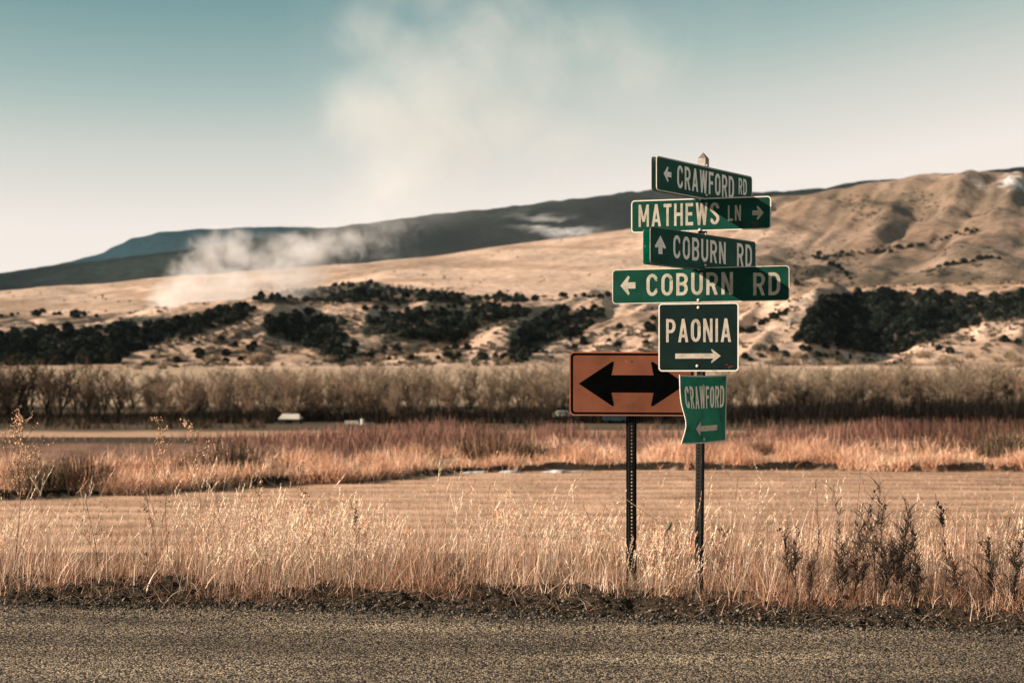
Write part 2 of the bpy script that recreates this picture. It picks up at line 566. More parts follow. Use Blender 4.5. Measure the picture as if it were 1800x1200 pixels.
def build_ground():
    Ys = np.unique(np.concatenate([np.linspace(-6, 8, 8), np.linspace(8.2, 19, 130), np.linspace(19, 30, 90), np.linspace(30, 43, 190), np.exp(np.linspace(math.log(43), math.log(640), 200))]))
    us = np.linspace(-1, 1, 301)
    W = 18 + 0.62 * np.abs(Ys)
    X = us[None, :] * W[:, None]
    Y = np.repeat(Ys[:, None], len(us), 1)
    x, y = X.ravel(), Y.ravel()
    z = land(x, y) - 0.10 * (1 - sm(0.80, 1.02, y - road_e(x)))
    n1, n2 = fbm(x * 0.35, y * 0.35, 4), fbm(x * 0.06, y * 0.06, 4)
    bl = bank_line(x)
    b = y - bl
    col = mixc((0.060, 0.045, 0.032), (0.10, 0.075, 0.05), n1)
    # hay field: mown rows of straw over stubble
    row = 0.5 + 0.5 * np.sin(2 * math.pi * (y + 0.08 * x + 0.5 * fbm(x * 0.15, y * 0.15, 2)) / 1.3)
    row = np.clip(0.15 + .7 * row + 1.5 * (fbm(x * 0.22, y * 1.4, 5) - 0.5), 0, 1)
    fld = mixc((0.31, 0.188, 0.120), (0.50, 0.318, 0.212), row) * (0.72 + 0.56 * n2)[:, None]
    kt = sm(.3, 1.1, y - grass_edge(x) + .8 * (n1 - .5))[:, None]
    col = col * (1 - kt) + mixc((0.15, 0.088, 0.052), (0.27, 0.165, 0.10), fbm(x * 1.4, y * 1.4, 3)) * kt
    k = sm(11.4, 15.5, y + 2.0 * (n1 - .5))[:, None]
    col = col * (1 - k) + fld * k
    # bank: dark cut earth, then dry grass
    bare = mixc((0.010, 0.008, 0.006), (0.035, 0.026, 0.018), n1)
    past = mixc((0.40, 0.25, 0.155), (0.54, 0.34, 0.22), n2)
    kb = sm(-0.05, 0.02, b)[:, None]
    col = col * (1 - kb) + bare * kb
    kb = sm(0.25, 0.6, b)[:, None]
    col = col * (1 - kb) + past * kb
    kr = (sm(2.0, 3.5, b) * (1 - sm(9, 13, b)))[:, None]
    col = col * (1 - kr) + mixc((0.17, 0.095, 0.065), (0.28, 0.16, 0.11), n1) * kr
    # beyond the bank: brown fallow, a ditch line, then the pale pasture below the trees
    pxl = CX + F * x / np.maximum(y, 1)
    dk = mixc((0.055, 0.04, 0.027), (0.10, 0.072, 0.048), n2)
    kl = (sm(7, 9, b) * (1 - sm(47, 49, y)) * (1 - sm(350, 520, pxl + 60 * (n2 - .5))))[:, None]
    col = col * (1 - kl) + dk * kl
    kd = (sm(46, 48, y) * (1 - sm(53, 55, y)))[:, None]
    col = col * (1 - kd) + bare * kd
    kw = sm(118, 150, y + 40 * (fbm(x * .05, y * .02, 3) - .5))[:, None]
    wd = mixc((0.05, 0.038, 0.026), (0.13, 0.095, 0.06), n2)
    col = col * (1 - kw) + wd * kw
    kp = sm(350, 380, y)[:, None]
    pp = mixc((0.30, 0.22, 0.145), (0.50, 0.36, 0.235), fbm(x * 0.02, y * 0.012, 4))
    col = col * (1 - kp) + pp * kp
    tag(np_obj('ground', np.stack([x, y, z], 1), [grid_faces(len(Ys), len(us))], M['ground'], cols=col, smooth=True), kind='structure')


# outlines of the closed juniper woods, as seen in the photograph; each tree is stood on the land it covers
WOODS = [([(-420, 600), (60, 588), (150, 578), (250, 572), (330, 556), (400, 538), (452, 546), (420, 566), (330, 592), (260, 612), (200, 640), (-420, 655)], 900),
         ([(470, 562), (540, 548), (602, 570), (596, 640), (530, 606), (470, 592)], 150),
         ([(640, 562), (720, 548), (800, 552), (930, 538), (925, 560), (850, 572), (800, 604), (740, 596), (680, 592)], 200),
         ([(915, 575), (980, 548), (1050, 542), (1062, 552), (1020, 590), (960, 604), (920, 640), (890, 636)], 150),
         ([(1395, 600), (1440, 524), (1560, 512), (1700, 522), (1890, 505), (1890, 550), (1730, 566), (1650, 596), (1570, 626), (1470, 612)], 1050),
         ([(430, 528), (560, 506), (640, 494), (720, 506), (760, 516), (950, 524), (940, 532), (700, 532), (560, 534)], 300)]


def build_hillside():
    Ys = np.concatenate([np.linspace(600, 1300, 330), np.exp(np.linspace(math.log(1303), math.log(4200), 170))])
    us = np.linspace(-0.60, 0.60, 560)
    X = us[None, :] * Ys[:, None]
    Y = np.repeat(Ys[:, None], len(us), 1)
    x, y = X.ravel(), Y.ravel()
    z = land(x, y) - 0.15 * (y < 640)
    px = CX + F * x / y
    py = HY - (z - EYE) / y * F
    n1, n2, n3 = fbm(x * 0.012, y * 0.008, 5), fbm(x * 0.0035, y * 0.002, 4), fbm(x * 0.05, y * 0.03, 3)
    n4 = fbm(x * 0.010 + y * 0.006, (y - 0.55 * x) * 0.0022, 5)
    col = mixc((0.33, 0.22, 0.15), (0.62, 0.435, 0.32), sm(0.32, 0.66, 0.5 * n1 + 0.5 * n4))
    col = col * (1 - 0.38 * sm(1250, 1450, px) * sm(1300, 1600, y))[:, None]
    # brush-covered ground: sage, oak scrub
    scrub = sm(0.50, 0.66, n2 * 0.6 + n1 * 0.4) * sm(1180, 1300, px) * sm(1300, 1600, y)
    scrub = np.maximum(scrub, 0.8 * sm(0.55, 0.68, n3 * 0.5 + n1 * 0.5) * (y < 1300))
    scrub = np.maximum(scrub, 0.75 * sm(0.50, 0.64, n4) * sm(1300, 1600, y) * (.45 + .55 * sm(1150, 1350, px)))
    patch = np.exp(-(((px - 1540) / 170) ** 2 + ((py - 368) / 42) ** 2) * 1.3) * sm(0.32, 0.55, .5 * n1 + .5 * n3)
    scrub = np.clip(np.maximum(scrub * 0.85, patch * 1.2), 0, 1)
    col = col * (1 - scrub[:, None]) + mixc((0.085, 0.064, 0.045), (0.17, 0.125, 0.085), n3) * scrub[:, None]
    wood = np.zeros_like(px)
    jx, jy = px + 14 * (vnoise(x * .03, y * .02) - .5), py + 10 * (vnoise(x * .03 + 9, y * .02) - .5)
    for poly, _ in WOODS:
        ins = np.zeros(len(px), bool)
        for i_ in range(len(poly)):
            (ax, ay), (bx, by) = poly[i_], poly[(i_ + 1) % len(poly)]
            if ay != by:
                ins ^= ((ay > jy) != (by > jy)) & (jx < (bx - ax) * (jy - ay) / (by - ay) + ax)
        wood = np.maximum(wood, ins)
    wood = (.85 * wood)[:, None]
    col = col * (1 - wood) + mixc((0.012, 0.013, 0.010), (0.035, 0.029, 0.02), n3) * wood
    # bare pale clay on the noses of the bluffs, warm strip on the bench
    bench = (sm(1130, 1200, y) * (1 - sm(1480, 1600, y)))[:, None]
    col = col * (1 - bench) + mixc((0.36, 0.23, 0.145), (0.50, 0.33, 0.215), n1) * bench
    # old snow near the crest at the right
    sn = sm(0.46, 0.56, n1) * np.exp(-(((px - 1765 - 0.9 * (py - 310)) / 48) ** 2)) * (py < 336) * (y > 2200)
    sn = np.clip(sn * .8 * sm(.40, .62, n3), 0, 1)
    col = col * (1 - sn[:, None]) + np.array((0.72, 0.69, 0.66))[None] * sn[:, None]
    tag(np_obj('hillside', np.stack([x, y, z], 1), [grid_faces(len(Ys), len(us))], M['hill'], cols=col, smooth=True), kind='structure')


def build_range(name, rows, d0, dc, d1, c1, c2, foot, snow=False, rough=5):
    Ys = np.linspace(d0, d1, 120)
    us = np.linspace(-0.62, 0.62, 520)
    X = us[None, :] * Ys[:, None]
    Y = np.repeat(Ys[:, None], len(us), 1)
    x, y = X.ravel(), Y.ravel()
    px = CX + F * x / y
    cr = rows(px)
    t = np.where(y < dc, (y - d0) / (dc - d0), 1 - 0.4 * (y - dc) / (d1 - dc))
    t = np.clip(t, 0, 1)
    row = foot + (cr - foot) * (1 - (1 - t) ** 1.5)
    s = 3000.0 / dc
    n = fbm(x * 0.0042 * s, y * 0.0026 * s, 5)
    row = row + (rough + 16 * (1 - t)) * (np.abs(fbm(x * 0.0024 * s + 4, y * 0.0008 * s, 4) - 0.5) * 2 - 0.25) * sm(0, 0.25, t) * (1 - 0.8 * sm(.8, 1, t))
    row = row + 2.4 * (vnoise(x * 0.05 * s, y * 0.01 * s) - 0.5) + 1.6 * (vnoise(x * 0.11 * s, y * 0.02 * s) - 0.5)
    z = EYE + (HY - row) / F * y
    col = mixc(c1, c2, sm(0.3, 0.7, n))
    if snow:
        q = np.exp(-(((px - 985) / 62) ** 2 + ((row - 402 - 0.18 * (px - 985)) / 16) ** 2))
        sn = (np.clip(q * 1.3 * sm(0.47, 0.60, fbm(x * 0.006 - y * .004, y * 0.012 + x * .006, 4)), 0, 1) * .5)[:, None]
        col = col * (1 - sn) + np.array((0.62, 0.60, 0.58))[None] * sn
        q = np.exp(-(((px - 935) / 60) ** 2 + ((row - 412 - 0.1 * (px - 935)) / 14) ** 2))
        sn = np.clip(q * 1.5 * sm(0.45, 0.6, n), 0, 1)[:, None] * 0.6
        col = col * (1 - sn) + np.array((0.40, 0.29, 0.20))[None] * sn
    tag(np_obj(name, np.stack([x, y, z], 1), [grid_faces(len(Ys), len(us))], M['mountain'], cols=col, smooth=True), kind='structure')


build_ground()
build_hillside()
ridge = lerp_pts([(-900, 560), (-300, 510), (0, 480), (120, 463), (200, 455), (260, 447), (330, 440), (420, 424), (500, 411), (560, 402), (700, 385), (800, 373), (900, 362),
                  (1000, 350), (1100, 338), (1150, 334), (1220, 336), (1300, 338), (1380, 336), (1450, 331), (1500, 320), (1560, 316), (1650, 312), (1740, 299), (1800, 293), (2000, 285), (2700, 300)])
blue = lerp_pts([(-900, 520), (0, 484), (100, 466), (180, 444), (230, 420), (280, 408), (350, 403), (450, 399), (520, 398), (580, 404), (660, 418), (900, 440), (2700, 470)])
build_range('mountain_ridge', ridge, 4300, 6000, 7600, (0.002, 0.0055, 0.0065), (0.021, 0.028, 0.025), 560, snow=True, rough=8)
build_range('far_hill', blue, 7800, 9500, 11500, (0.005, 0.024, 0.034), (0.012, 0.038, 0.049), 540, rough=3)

# ---- road
def build_road():
    xs = np.concatenate([np.linspace(-40, -6, 30), np.linspace(-5.9, 5.9, 700), np.linspace(6, 40, 30)])
    e = road_e(xs)
    ts = np.concatenate([np.linspace(0, 0.9, 12), np.linspace(0.92, 1, 14)])
    V, nr, nc = [], len(ts), len(xs)
    for t in ts:
        yy = -6 + (e + 6) * t
        zz = 0.0 + 0.012 * (fbm(xs * 0.8, yy * 0.8, 2) - 0.5) - 0.004 * sm(0.99, 1.0, t)
        V.append(np.stack([xs, yy, zz], 1))
    V.append(np.stack([xs, e + 0.01, xs * 0 - 0.06], 1))
    tag(np_obj('road', np.concatenate(V), [grid_faces(nr + 1, nc)], M['road'], smooth=True), kind='structure')
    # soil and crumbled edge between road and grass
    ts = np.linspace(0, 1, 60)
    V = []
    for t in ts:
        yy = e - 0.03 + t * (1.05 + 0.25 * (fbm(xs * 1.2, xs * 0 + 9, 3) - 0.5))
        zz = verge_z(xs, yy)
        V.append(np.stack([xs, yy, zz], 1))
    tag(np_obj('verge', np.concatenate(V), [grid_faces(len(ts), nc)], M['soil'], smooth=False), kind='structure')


build_road()


# ------------------------------------------------------------------ blades and stalks
def blades(P, H, W, az, lean, bend, seg=3, tip=0.15, face=None):
    """ribbon blades: P (n,3) bases, H heights, W widths, az direction of lean, lean and bend in radians"""
    n = len(P)
    ts = np.linspace(0, 1, seg + 1)
    d = np.stack([np.cos(az), np.sin(az), az * 0], 1)
    fa = az + math.pi / 2 if face is None else face
    s = np.stack([np.cos(fa), np.sin(fa), fa * 0], 1)
    V = np.zeros((n, seg + 1, 2, 3))
    pos = P.copy()
    for k, t in enumerate(ts):
        if k:
            a = lean + bend * (t - 0.5 / seg)
            step = H / seg
            pos = pos + d * (np.sin(a) * step)[:, None] + np.array([0, 0, 1.0])[None] * (np.cos(a) * step)[:, None]
        ww = W * (1 - (1 - tip) * t)
        V[:, k, 0] = pos - s * ww[:, None] / 2
        V[:, k, 1] = pos + s * ww[:, None] / 2
    base = (np.arange(n) * (seg + 1) * 2)[:, None]
    Fs = []
    for k in range(seg):
        Fs.append(base + np.array([2 * k, 2 * k + 1, 2 * k + 3, 2 * k + 2])[None])
    return V.reshape(-1, 3), np.concatenate(Fs), pos, (seg + 1) * 2


class Tuft:
    def __init__(self):
        self.V, self.F, self.Cc, self.n = [], [], [], 0

    def add(self, V, Fq, cols):
        self.V.append(V)
        self.F.append(Fq + self.n)
        self.Cc.append(cols)
        self.n += len(V)

    def build(self, name, m, parent=None):
        return np_obj(name, np.concatenate(self.V), self.F, m, parent, cols=np.concatenate(self.Cc))


PALE, STRAW, RUST, BROWN, DARK = map(np.array, ((0.86, 0.63, 0.47), (0.66, 0.40, 0.25), (0.40, 0.185, 0.10), (0.17, 0.092, 0.055), (0.040, 0.027, 0.020)))


def pick(n, weights, rng=RNG):
    pal = np.stack([PALE, STRAW, RUST, BROWN, DARK])
    wts = np.array(weights, float)
    i = rng.choice(5, size=n, p=wts / wts.sum())
    return pal[i] * rng.uniform(0.78, 1.18, (n, 1))


def strip_points(n, x0, x1, dy0, dy1, power=1.0, rng=RNG):
    x = rng.uniform(x0, x1, n)
    y = grass_edge(x) + 0.42 * (fbm(x * 1.3 + 5, x * 0 + 1, 3) - 0.5) + dy0 + (dy1 - dy0) * rng.random(n) ** power
    return x, y


dens = lerp_pts([(-7, 1), (-4, 1), (-2.4, 1.0), (-1.3, .85), (-0.2, .9), (.8, .8), (1.3, 1), (2.2, .95), (3.6, 1), (7, 1)])
HTS = lerp_pts([(-7, 1.05), (-3.4, 1.05), (-2.2, 1.10), (-1.2, 1.0), (-0.3, 1.0), (.6, .95), (1.0, .9), (1.6, 1.05), (2.4, .98), (3.4, 1.0), (7, 1)])


def roadside_grass():
    T = Tuft()

    def layer(n, dy0, dy1, h0, h1, w0, w1, wts, lean_s, bend_s, seg=3, power=1.0, clump=2.0):
        x, y = strip_points(n, -6.2, 6.2, dy0, dy1, power)
        cl = fbm(x * clump, y * clump + 40, 3)
        keep = RNG.random(n) < np.clip((cl - 0.36) * 4.2, 0.03, 1) * np.clip((fbm(x * .9 + 33, y * .5, 3) - .22) * 3.2, .15, 1) * dens(x)
        x, y, cl = x[keep], y[keep], cl[keep]
        m = len(x)
        P = np.stack([x, y, near_z(x, y) - 0.01], 1)
        H = RNG.uniform(h0, h1, m) * HTS(x) * (0.35 + 1.25 * cl) * (0.62 + 0.76 * fbm(x * 1.2 + 3, y * .6, 3))
        az = np.where(RNG.random(m) < 0.35, RNG.normal(0.5, 0.8, m), RNG.uniform(-math.pi, math.pi, m))
        V, Fq, tip, k = blades(P, H, RNG.uniform(w0, w1, m), az, np.abs(RNG.normal(0, lean_s, m)), RNG.normal(0.25, bend_s, m), seg, 0.15, RNG.uniform(-0.9, 0.9, m))
        cols = pick(m, wts)
        rust = sm(0.46, 0.60, fbm(x * 1.6 + 20, y * 1.6, 3))[:, None] * 0.5 * (H < .3)[:, None]
        cols = cols * (1 - rust) + (RUST * 0.75)[None] * rust
        T.add(V, Fq, np.repeat(cols, k, 0))

    # matted short thatch, the body of the grass, tall thin blades, and blades on the slope behind
    layer(38000, -0.14, 1.0, 0.05, 0.16, 0.0022, 0.0048, (2, 3, 4, 5, 4), 1.0, 0.9, power=0.8, clump=3.8)
    layer(38000, -0.06, 1.6, 0.08, 0.25, 0.0020, 0.0045, (1.6, 2.6, 4.5, 5, 3.2), 0.80, 0.9, clump=3.6)
    layer(15000, 0.05, 2.2, 0.18, 0.40, 0.0020, 0.0042, (5, 4, 3, 1.8, .8), 0.50, 0.8, seg=4, clump=3.0)
    layer(2600, 0.10, 2.2, 0.34, 0.56, 0.0018, 0.0034, (6, 5, 1, .8, .6), 0.28, 0.5, seg=5)
    layer(420, 0.15, 2.0, 0.58, 0.84, 0.0017, 0.0028, (5, 5, 1, .8, .8), 0.18, 0.3, seg=5)
    layer(12000, 1.5, 4.4, 0.14, 0.38, 0.004, 0.007, (3, 4, 3, 2.5, .8), 0.45, 0.7)
    # fallen, bleached blades lying over the edge
    n = 2400
    x, y = strip_points(n, -6, 6, -0.50, 0.10)
    P = np.stack([x, y, near_z(x, y) + RNG.uniform(0.02, 0.05, n)], 1)
    az = RNG.uniform(-math.pi, math.pi, n)
    V, Fq, tip, k = blades(P, RNG.uniform(0.04, 0.20, n), RNG.uniform(.002, .0045, n), az, RNG.uniform(1.0, 1.5, n), RNG.uniform(-.1, .5, n), 3)
    T.add(V, Fq, np.repeat(pick(n, (2, 3, 3, 3, 2)), k, 0))
    # arching reed-like blades
    n = 260
    x, y = strip_points(n, -5, 5, 0.0, 0.9)
    P = np.stack([x, y, near_z(x, y) - .005], 1)
    V, Fq, tip, k = blades(P, RNG.uniform(0.25, 0.55, n), RNG.uniform(.005, .009, n), RNG.uniform(-math.pi, math.pi, n), RNG.uniform(.2, .7, n), RNG.uniform(1.2, 2.6, n), 9)
    T.add(V, Fq, np.repeat(pick(n, (6, 3, 1, 0, 0)), k, 0))

    # flowering stalks with feathery, one-sided seed heads
    def stalks(n, dy0, dy1, h0, h1, L0, L1, bits, size, clump, loose=.55):
        x, y = strip_points(n, -5.6, 5.6, dy0, dy1)
        cl = fbm(x * clump + 9, y * 0.7, 3)
        keep = RNG.random(n) < np.clip((cl - 0.40) * 6, 0.03, 1) * np.clip((fbm(x * .75 + 71, y * .4, 2) - .25) * 3.4, .10, 1)
        x, y = x[keep], y[keep]
        n = len(x)
        P = np.stack([x, y, near_z(x, y) - .005], 1)
        H = RNG.uniform(h0, h1, n) * HTS(x) * (0.70 + 0.6 * fbm(x * 1.2 + 3, y * .6, 3)) + np.maximum(0, -P[:, 2]) * 0.35
        az = np.where(RNG.random(n) < 0.72, RNG.normal(0.1, 0.6, n), RNG.normal(math.pi, .6, n))
        lean, bend = np.abs(RNG.normal(0.07, .10, n)), RNG.uniform(0.05, 0.6, n)
        V, Fq, tip, k = blades(P, H, RNG.uniform(.0015, .0024, n), az, lean, bend, 6, 0.5, RNG.uniform(-.6, .6, n))
        hc = np.clip(pick(n, (8, 2, 0.4, .1, 0)) * np.array([1.15, 1.12, 1.08]), 0, .94)
        T.add(V, Fq, np.repeat(hc * 0.55, k, 0))
        L = RNG.uniform(L0, L1, n)
        d = np.stack([np.cos(az), np.sin(az), az * 0], 1)
        for j in range(bits):
            t = j / (bits - 1.0)
            a = lean + bend
            back = L * (1 - t)
            q = tip - d * (np.sin(a) * back)[:, None] - np.array([0, 0, 1.0])[None] * (np.cos(a) * back)[:, None]
            sz = RNG.uniform(0.6, 1.4, n) * size * (1 - 0.55 * t) * (0.45 + t if t < 0.35 else 1)
            aa = az + RNG.normal(0, 1.1, n)
            V, Fq, _, k = blades(q, sz, RNG.uniform(.0035, .0075, n), aa, loose * RNG.uniform(.4, 1.7, n), 0 * sz, 1, 0.25, RNG.uniform(-.9, .9, n))
            T.add(V, Fq, np.repeat(hc, k, 0))
    stalks(9000, 0.06, 2.2, 0.22, 0.50, .06, .12, 15, .021, 1.9)
    stalks(1900, 0.10, 2.2, 0.44, 0.64, .08, .15, 22, .024, 1.5)
    stalks(360, 0.15, 1.6, 0.66, 0.92, .11, .19, 18, .026, 1.1, .75)
    o = T.build('roadside_grass', M['grass'])
    tag(o, 'tall pale dry grass with feathery seed heads along the road edge', 'grass', kind='stuff')


roadside_grass()


def gravel():
    """crumbs of asphalt and small stones along the broken edge"""
    n = 26000
    x = RNG.uniform(-5.5, 5.5, n)
    y = road_e(x) + np.where(RNG.random(n) < .6, RNG.normal(0.07, 0.10, n), RNG.normal(0.12, 0.26, n))
    keep = y < grass_edge(x) + 0.1
    x, y = x[keep], y[keep]
    n = len(x)
    s = RNG.gamma(2.0, 0.0016, n) + 0.0025
    z = np.where(y < road_e(x) - 0.005, 0.0, verge_z(x, y))
    oct_ = np.array([(1, 0, 0), (0, 1, 0), (-1, 0, 0), (0, -1, 0), (0, 0, .8), (0, 0, -.8)], float)
    V = np.stack([x, y, z + s * 0.5], 1)[:, None, :] + oct_[None] * s[:, None, None] * RNG.uniform(.6, 1.4, (n, 6, 1))
    f = np.array([(0, 1, 4), (1, 2, 4), (2, 3, 4), (3, 0, 4), (1, 0, 5), (2, 1, 5), (3, 2, 5), (0, 3, 5)])
    Fs = ((np.arange(n) * 6)[:, None, None] + f[None]).reshape(-1, 3)
    g = (0.012 + 0.20 * RNG.random(n) ** 2.4)[:, None] * np.array([[1, .82, .62]])
    o = np_obj('gravel', V.reshape(-1, 3), [Fs], M['weed'], cols=np.repeat(g, 6, 0))
    tag(o, 'loose grey gravel and asphalt crumbs along the broken road edge', 'gravel', kind='stuff')


gravel()


def stubble():
    n = 60000
    y = 16 + 25 * RNG.random(n) ** 1.2
    x = RNG.uniform(-.42, .42, n) * y
    ph = (y + 0.08 * x + 0.5 * fbm(x * 0.15, y * 0.15, 2)) / 1.3
    keep = (y < bank_line(x) - .15) & (RNG.random(n) < .25 + .75 * (0.5 + 0.5 * np.sin(2 * math.pi * ph)) ** 2)
    x, y = x[keep], y[keep]
    n = len(x)
    T = Tuft()
    V, Fq, tip, k = blades(np.stack([x, y, land(x, y) - .01], 1), RNG.uniform(.03, .10, n), RNG.uniform(.008, .018, n), RNG.uniform(-math.pi, math.pi, n), RNG.uniform(.2, 1.3, n), RNG.normal(.2, .4, n), 1, .4, RNG.uniform(-.9, .9, n))
    T.add(V, Fq, np.repeat(pick(n, (3, 5, 3, 2, .6)) * np.array([.72, .68, .66]), k, 0))
    tag(T.build('field_stubble', M['grass']), 'short mown straw stubble standing in rows across the field', 'stubble', kind='stuff')


stubble()


def bank_vegetation():
    T = Tuft()
    n = 90000
    x = RNG.uniform(-19, 19, n)
    b = 0.02 + 3.8 * RNG.random(n) ** 1.5
    cl = fbm(x * 1.1, b * 1.1 + 5, 3)
    edge = (b < .16) & (fbm(x * 1.4 + 70, b * 0, 3) < .54)
    keep = (RNG.random(n) < np.clip((cl - .30) * 3.4, 0.04, 1)) & ~edge
    x, b, cl = x[keep], b[keep], cl[keep]
    n = len(x)
    y = bank_line(x) + b
    P = np.stack([x, y, land(x, y) - 0.03], 1)
    H = RNG.uniform(.14, .46, n) * (0.2 + 1.6 * cl)
    az = RNG.uniform(-math.pi, math.pi, n)
    V, Fq, tip, k = blades(P, H, RNG.uniform(.012, .028, n), az, np.abs(RNG.normal(0, .6, n)), RNG.normal(.9, .8, n), 3, .15, RNG.uniform(-.9, .9, n))
    c = pick(n, (8, 4, 1.2, .3, .1)) * np.array([1, .92, .86])
    warm = sm(.42, .60, fbm(x * .5 + 50, b * .5, 3))[:, None] * .5
    c = c * (1 - warm) + (RUST * 1.1)[None] * warm
    T.add(V, Fq, np.repeat(c, k, 0))
    tag(T.build('bank_grass', M['grass']), 'pale dry tufted grass on the low bank across the mown field', 'grass', kind='stuff')
    # reddish leafless brush behind the bank
    T = Tuft()
    n = 60000
    x = RNG.uniform(-24, 24, n)
    b = RNG.uniform(2.2, 12, n)
    y = bank_line(x) + b
    px = CX + F * x / y
    want = lerp_pts([(-400, .3), (0, .25), (250, .12), (420, .35), (560, .7), (700, .9), (960, .85), (1050, .35), (1180, .25), (1350, .45), (1480, .75), (1600, 1), (1900, 1), (2400, .8)])
    cl = fbm(x * 0.45 + 30, b * 0.35, 3)
    keep = RNG.random(n) < np.clip((cl - .2) * 2.2, .05, 1) * want(px)
    x, b, y, px, cl = x[keep], b[keep], y[keep], px[keep], cl[keep]
    n = len(x)
    P = np.stack([x, y, land(x, y) - .03], 1)
    H = RNG.uniform(.25, .60, n) * (.3 + 1.3 * cl) * np.interp(px, [0, 350, 560, 700, 950, 1060, 1400, 1560, 1800], [.45, .5, .8, 1.05, 1.1, .7, .7, 1.0, 1.0])
    V, Fq, tip, k = blades(P, H, RNG.uniform(.010, .022, n), RNG.uniform(-math.pi, math.pi, n), np.abs(RNG.normal(0, .4, n)), RNG.normal(.1, .4, n), 3, .3, RNG.uniform(-.9, .9, n))
    pal = np.array([(.22, .112, .083), (.155, .078, .06), (.09, .047, .038), (.32, .18, .125)])
    c = pal[RNG.integers(0, 4, n)] * RNG.uniform(.75, 1.2, (n, 1))
    dk = sm(1480, 1640, px)[:, None] * .45
    T.add(V, Fq, np.repeat(c * (1 - dk), k, 0))
    tag(T.build('red_brush', M['twig']), 'low reddish leafless brush growing behind the far bank', 'brush', kind='stuff')


bank_vegetation()


def shrub_mesh(name, n, wx, wy, h, c1, c2, twig=.02, rng=None):
    """vase-shaped bundle of bare twigs"""
    rng = rng or RNG
    T = Tuft()
    a = rng.uniform(-math.pi, math.pi, n)
    r = np.sqrt(rng.random(n))
    P = np.stack([np.cos(a) * r * wx * .45, np.sin(a) * r * wy * .45, np.zeros(n)], 1)
    H = h * rng.uniform(.45, 1.0, n) * (1 - .35 * r * r)
    V, Fq, tip, k = blades(P, H, rng.uniform(.5, 1.2, n) * twig, a + rng.normal(0, .5, n), r * rng.uniform(.1, .55, n), rng.normal(.1, .4, n), 3, .3, rng.uniform(-1, 1, n))
    t = rng.random(n)
    T.add(V, Fq, np.repeat(mixc(c1, c2, t), k, 0))
    return np_mesh(name, np.concatenate(T.V), T.F, M['twig'], np.concatenate(T.Cc))


def bank_shrubs():
    m1 = shrub_mesh('bank_shrub', 420, 1.5, 1.2, .85, (.045, .036, .026), (.15, .11, .07))
    m2 = shrub_mesh('bank_shrub', 420, 1.2, 1.0, .7, (.07, .045, .03), (.20, .12, .08))
    spec = [(60, 800, m1, 1.1, 'dark leafless shrub at the far left on the bank behind the tall branching weed'),
            (330, 800, m1, .8, 'dark leafless shrub on the bank behind the two leaning pale stalks'),
            (405, 795, m1, 1.2, 'dark leafless shrub on the bank above a pale grass patch, left of the bend'),
            (140, 785, m2, 1.3, 'wide brown leafless shrub on the bank near the brown fallow strip'),
            (860, 768, m2, 1.6, 'wide reddish brown shrub standing tallest on the bank left of the orange sign'),
            (930, 795, m1, .9, 'small dark shrub on the bank just left of the orange sign'),
            (1330, 795, m2, .8, 'small brown shrub on the bank right of the lowest green sign'),
            (1760, 800, m1, 1.2, 'dark shrub on the bank at the far right behind pale grass')]
    for (px, py, m, s, lab) in spec:
        y = bank_line0((px - CX) / F * 38) + 2.2
        x = (px - CX) / F * y
        o = link(bpy.data.objects.new('leafless_shrub', m))
        o.location = (x, y, land1(x, y) - .05)
        o.scale = (s, s, s)
        o.rotation_euler = (0, 0, random.uniform(0, 6))
        tag(o, lab, 'shrub', 'leafless shrubs on the far bank')


bank_shrubs()


def snow_patch():
    n = 60
    V, Fs = [], []
    xs = np.linspace(-1.35, 2.15, n)
    wv = 0.30 * np.clip(fbm(xs * 2.3, xs * 0 + 2, 4) * 2.6 - .85, 0.0, 1) * np.sin(np.linspace(0, math.pi, n)) ** .5 + .001
    for k, t in enumerate(np.linspace(0, 1, 7)):
        yy = bank_line(xs) - 0.12 - wv * (1 - t) * 1.9
        V.append(np.stack([xs, yy, land(xs, yy) + 0.008 + .07 * np.sin(t * math.pi) * np.minimum(1, wv * 5)], 1))
    o = np_obj('snow_patch', np.concatenate(V), [grid_faces(7, n)], M['snow'], smooth=True)
    tag(o, 'thin strip of old snow lying along the foot of the bank', 'snow', kind='stuff')


snow_patch()


# ------------------------------------------------------------------ bare trees of the thicket
def tubes(segs, sides=3):
    A = np.array([s[0] for s in segs])
    B = np.array([s[1] for s in segs])
    ra = np.array([s[2] for s in segs])
    rb = np.array([s[3] for s in segs])
    d = B - A
    d /= np.maximum(np.linalg.norm(d, axis=1, keepdims=True), 1e-9)
    ref = np.where(np.abs(d[:, 2:3]) > .9, np.array([[1.0, 0, 0]]), np.array([[0, 0, 1.0]]))
    u = np.cross(d, ref)
    u /= np.linalg.norm(u, axis=1, keepdims=True)
    v = np.cross(d, u)
    n = len(A)
    V = np.zeros((n, 2, sides, 3))
    for k in range(sides):
        a = 2 * math.pi * k / sides
        o = u * math.cos(a) + v * math.sin(a)
        V[:, 0, k] = A + o * ra[:, None]
        V[:, 1, k] = B + o * rb[:, None]
    base = (np.arange(n) * sides * 2)[:, None]
    Fs = [base + np.array([k, (k + 1) % sides, sides + (k + 1) % sides, sides + k])[None] for k in range(sides)]
    return V.reshape(-1, 3), np.concatenate(Fs), sides * 2


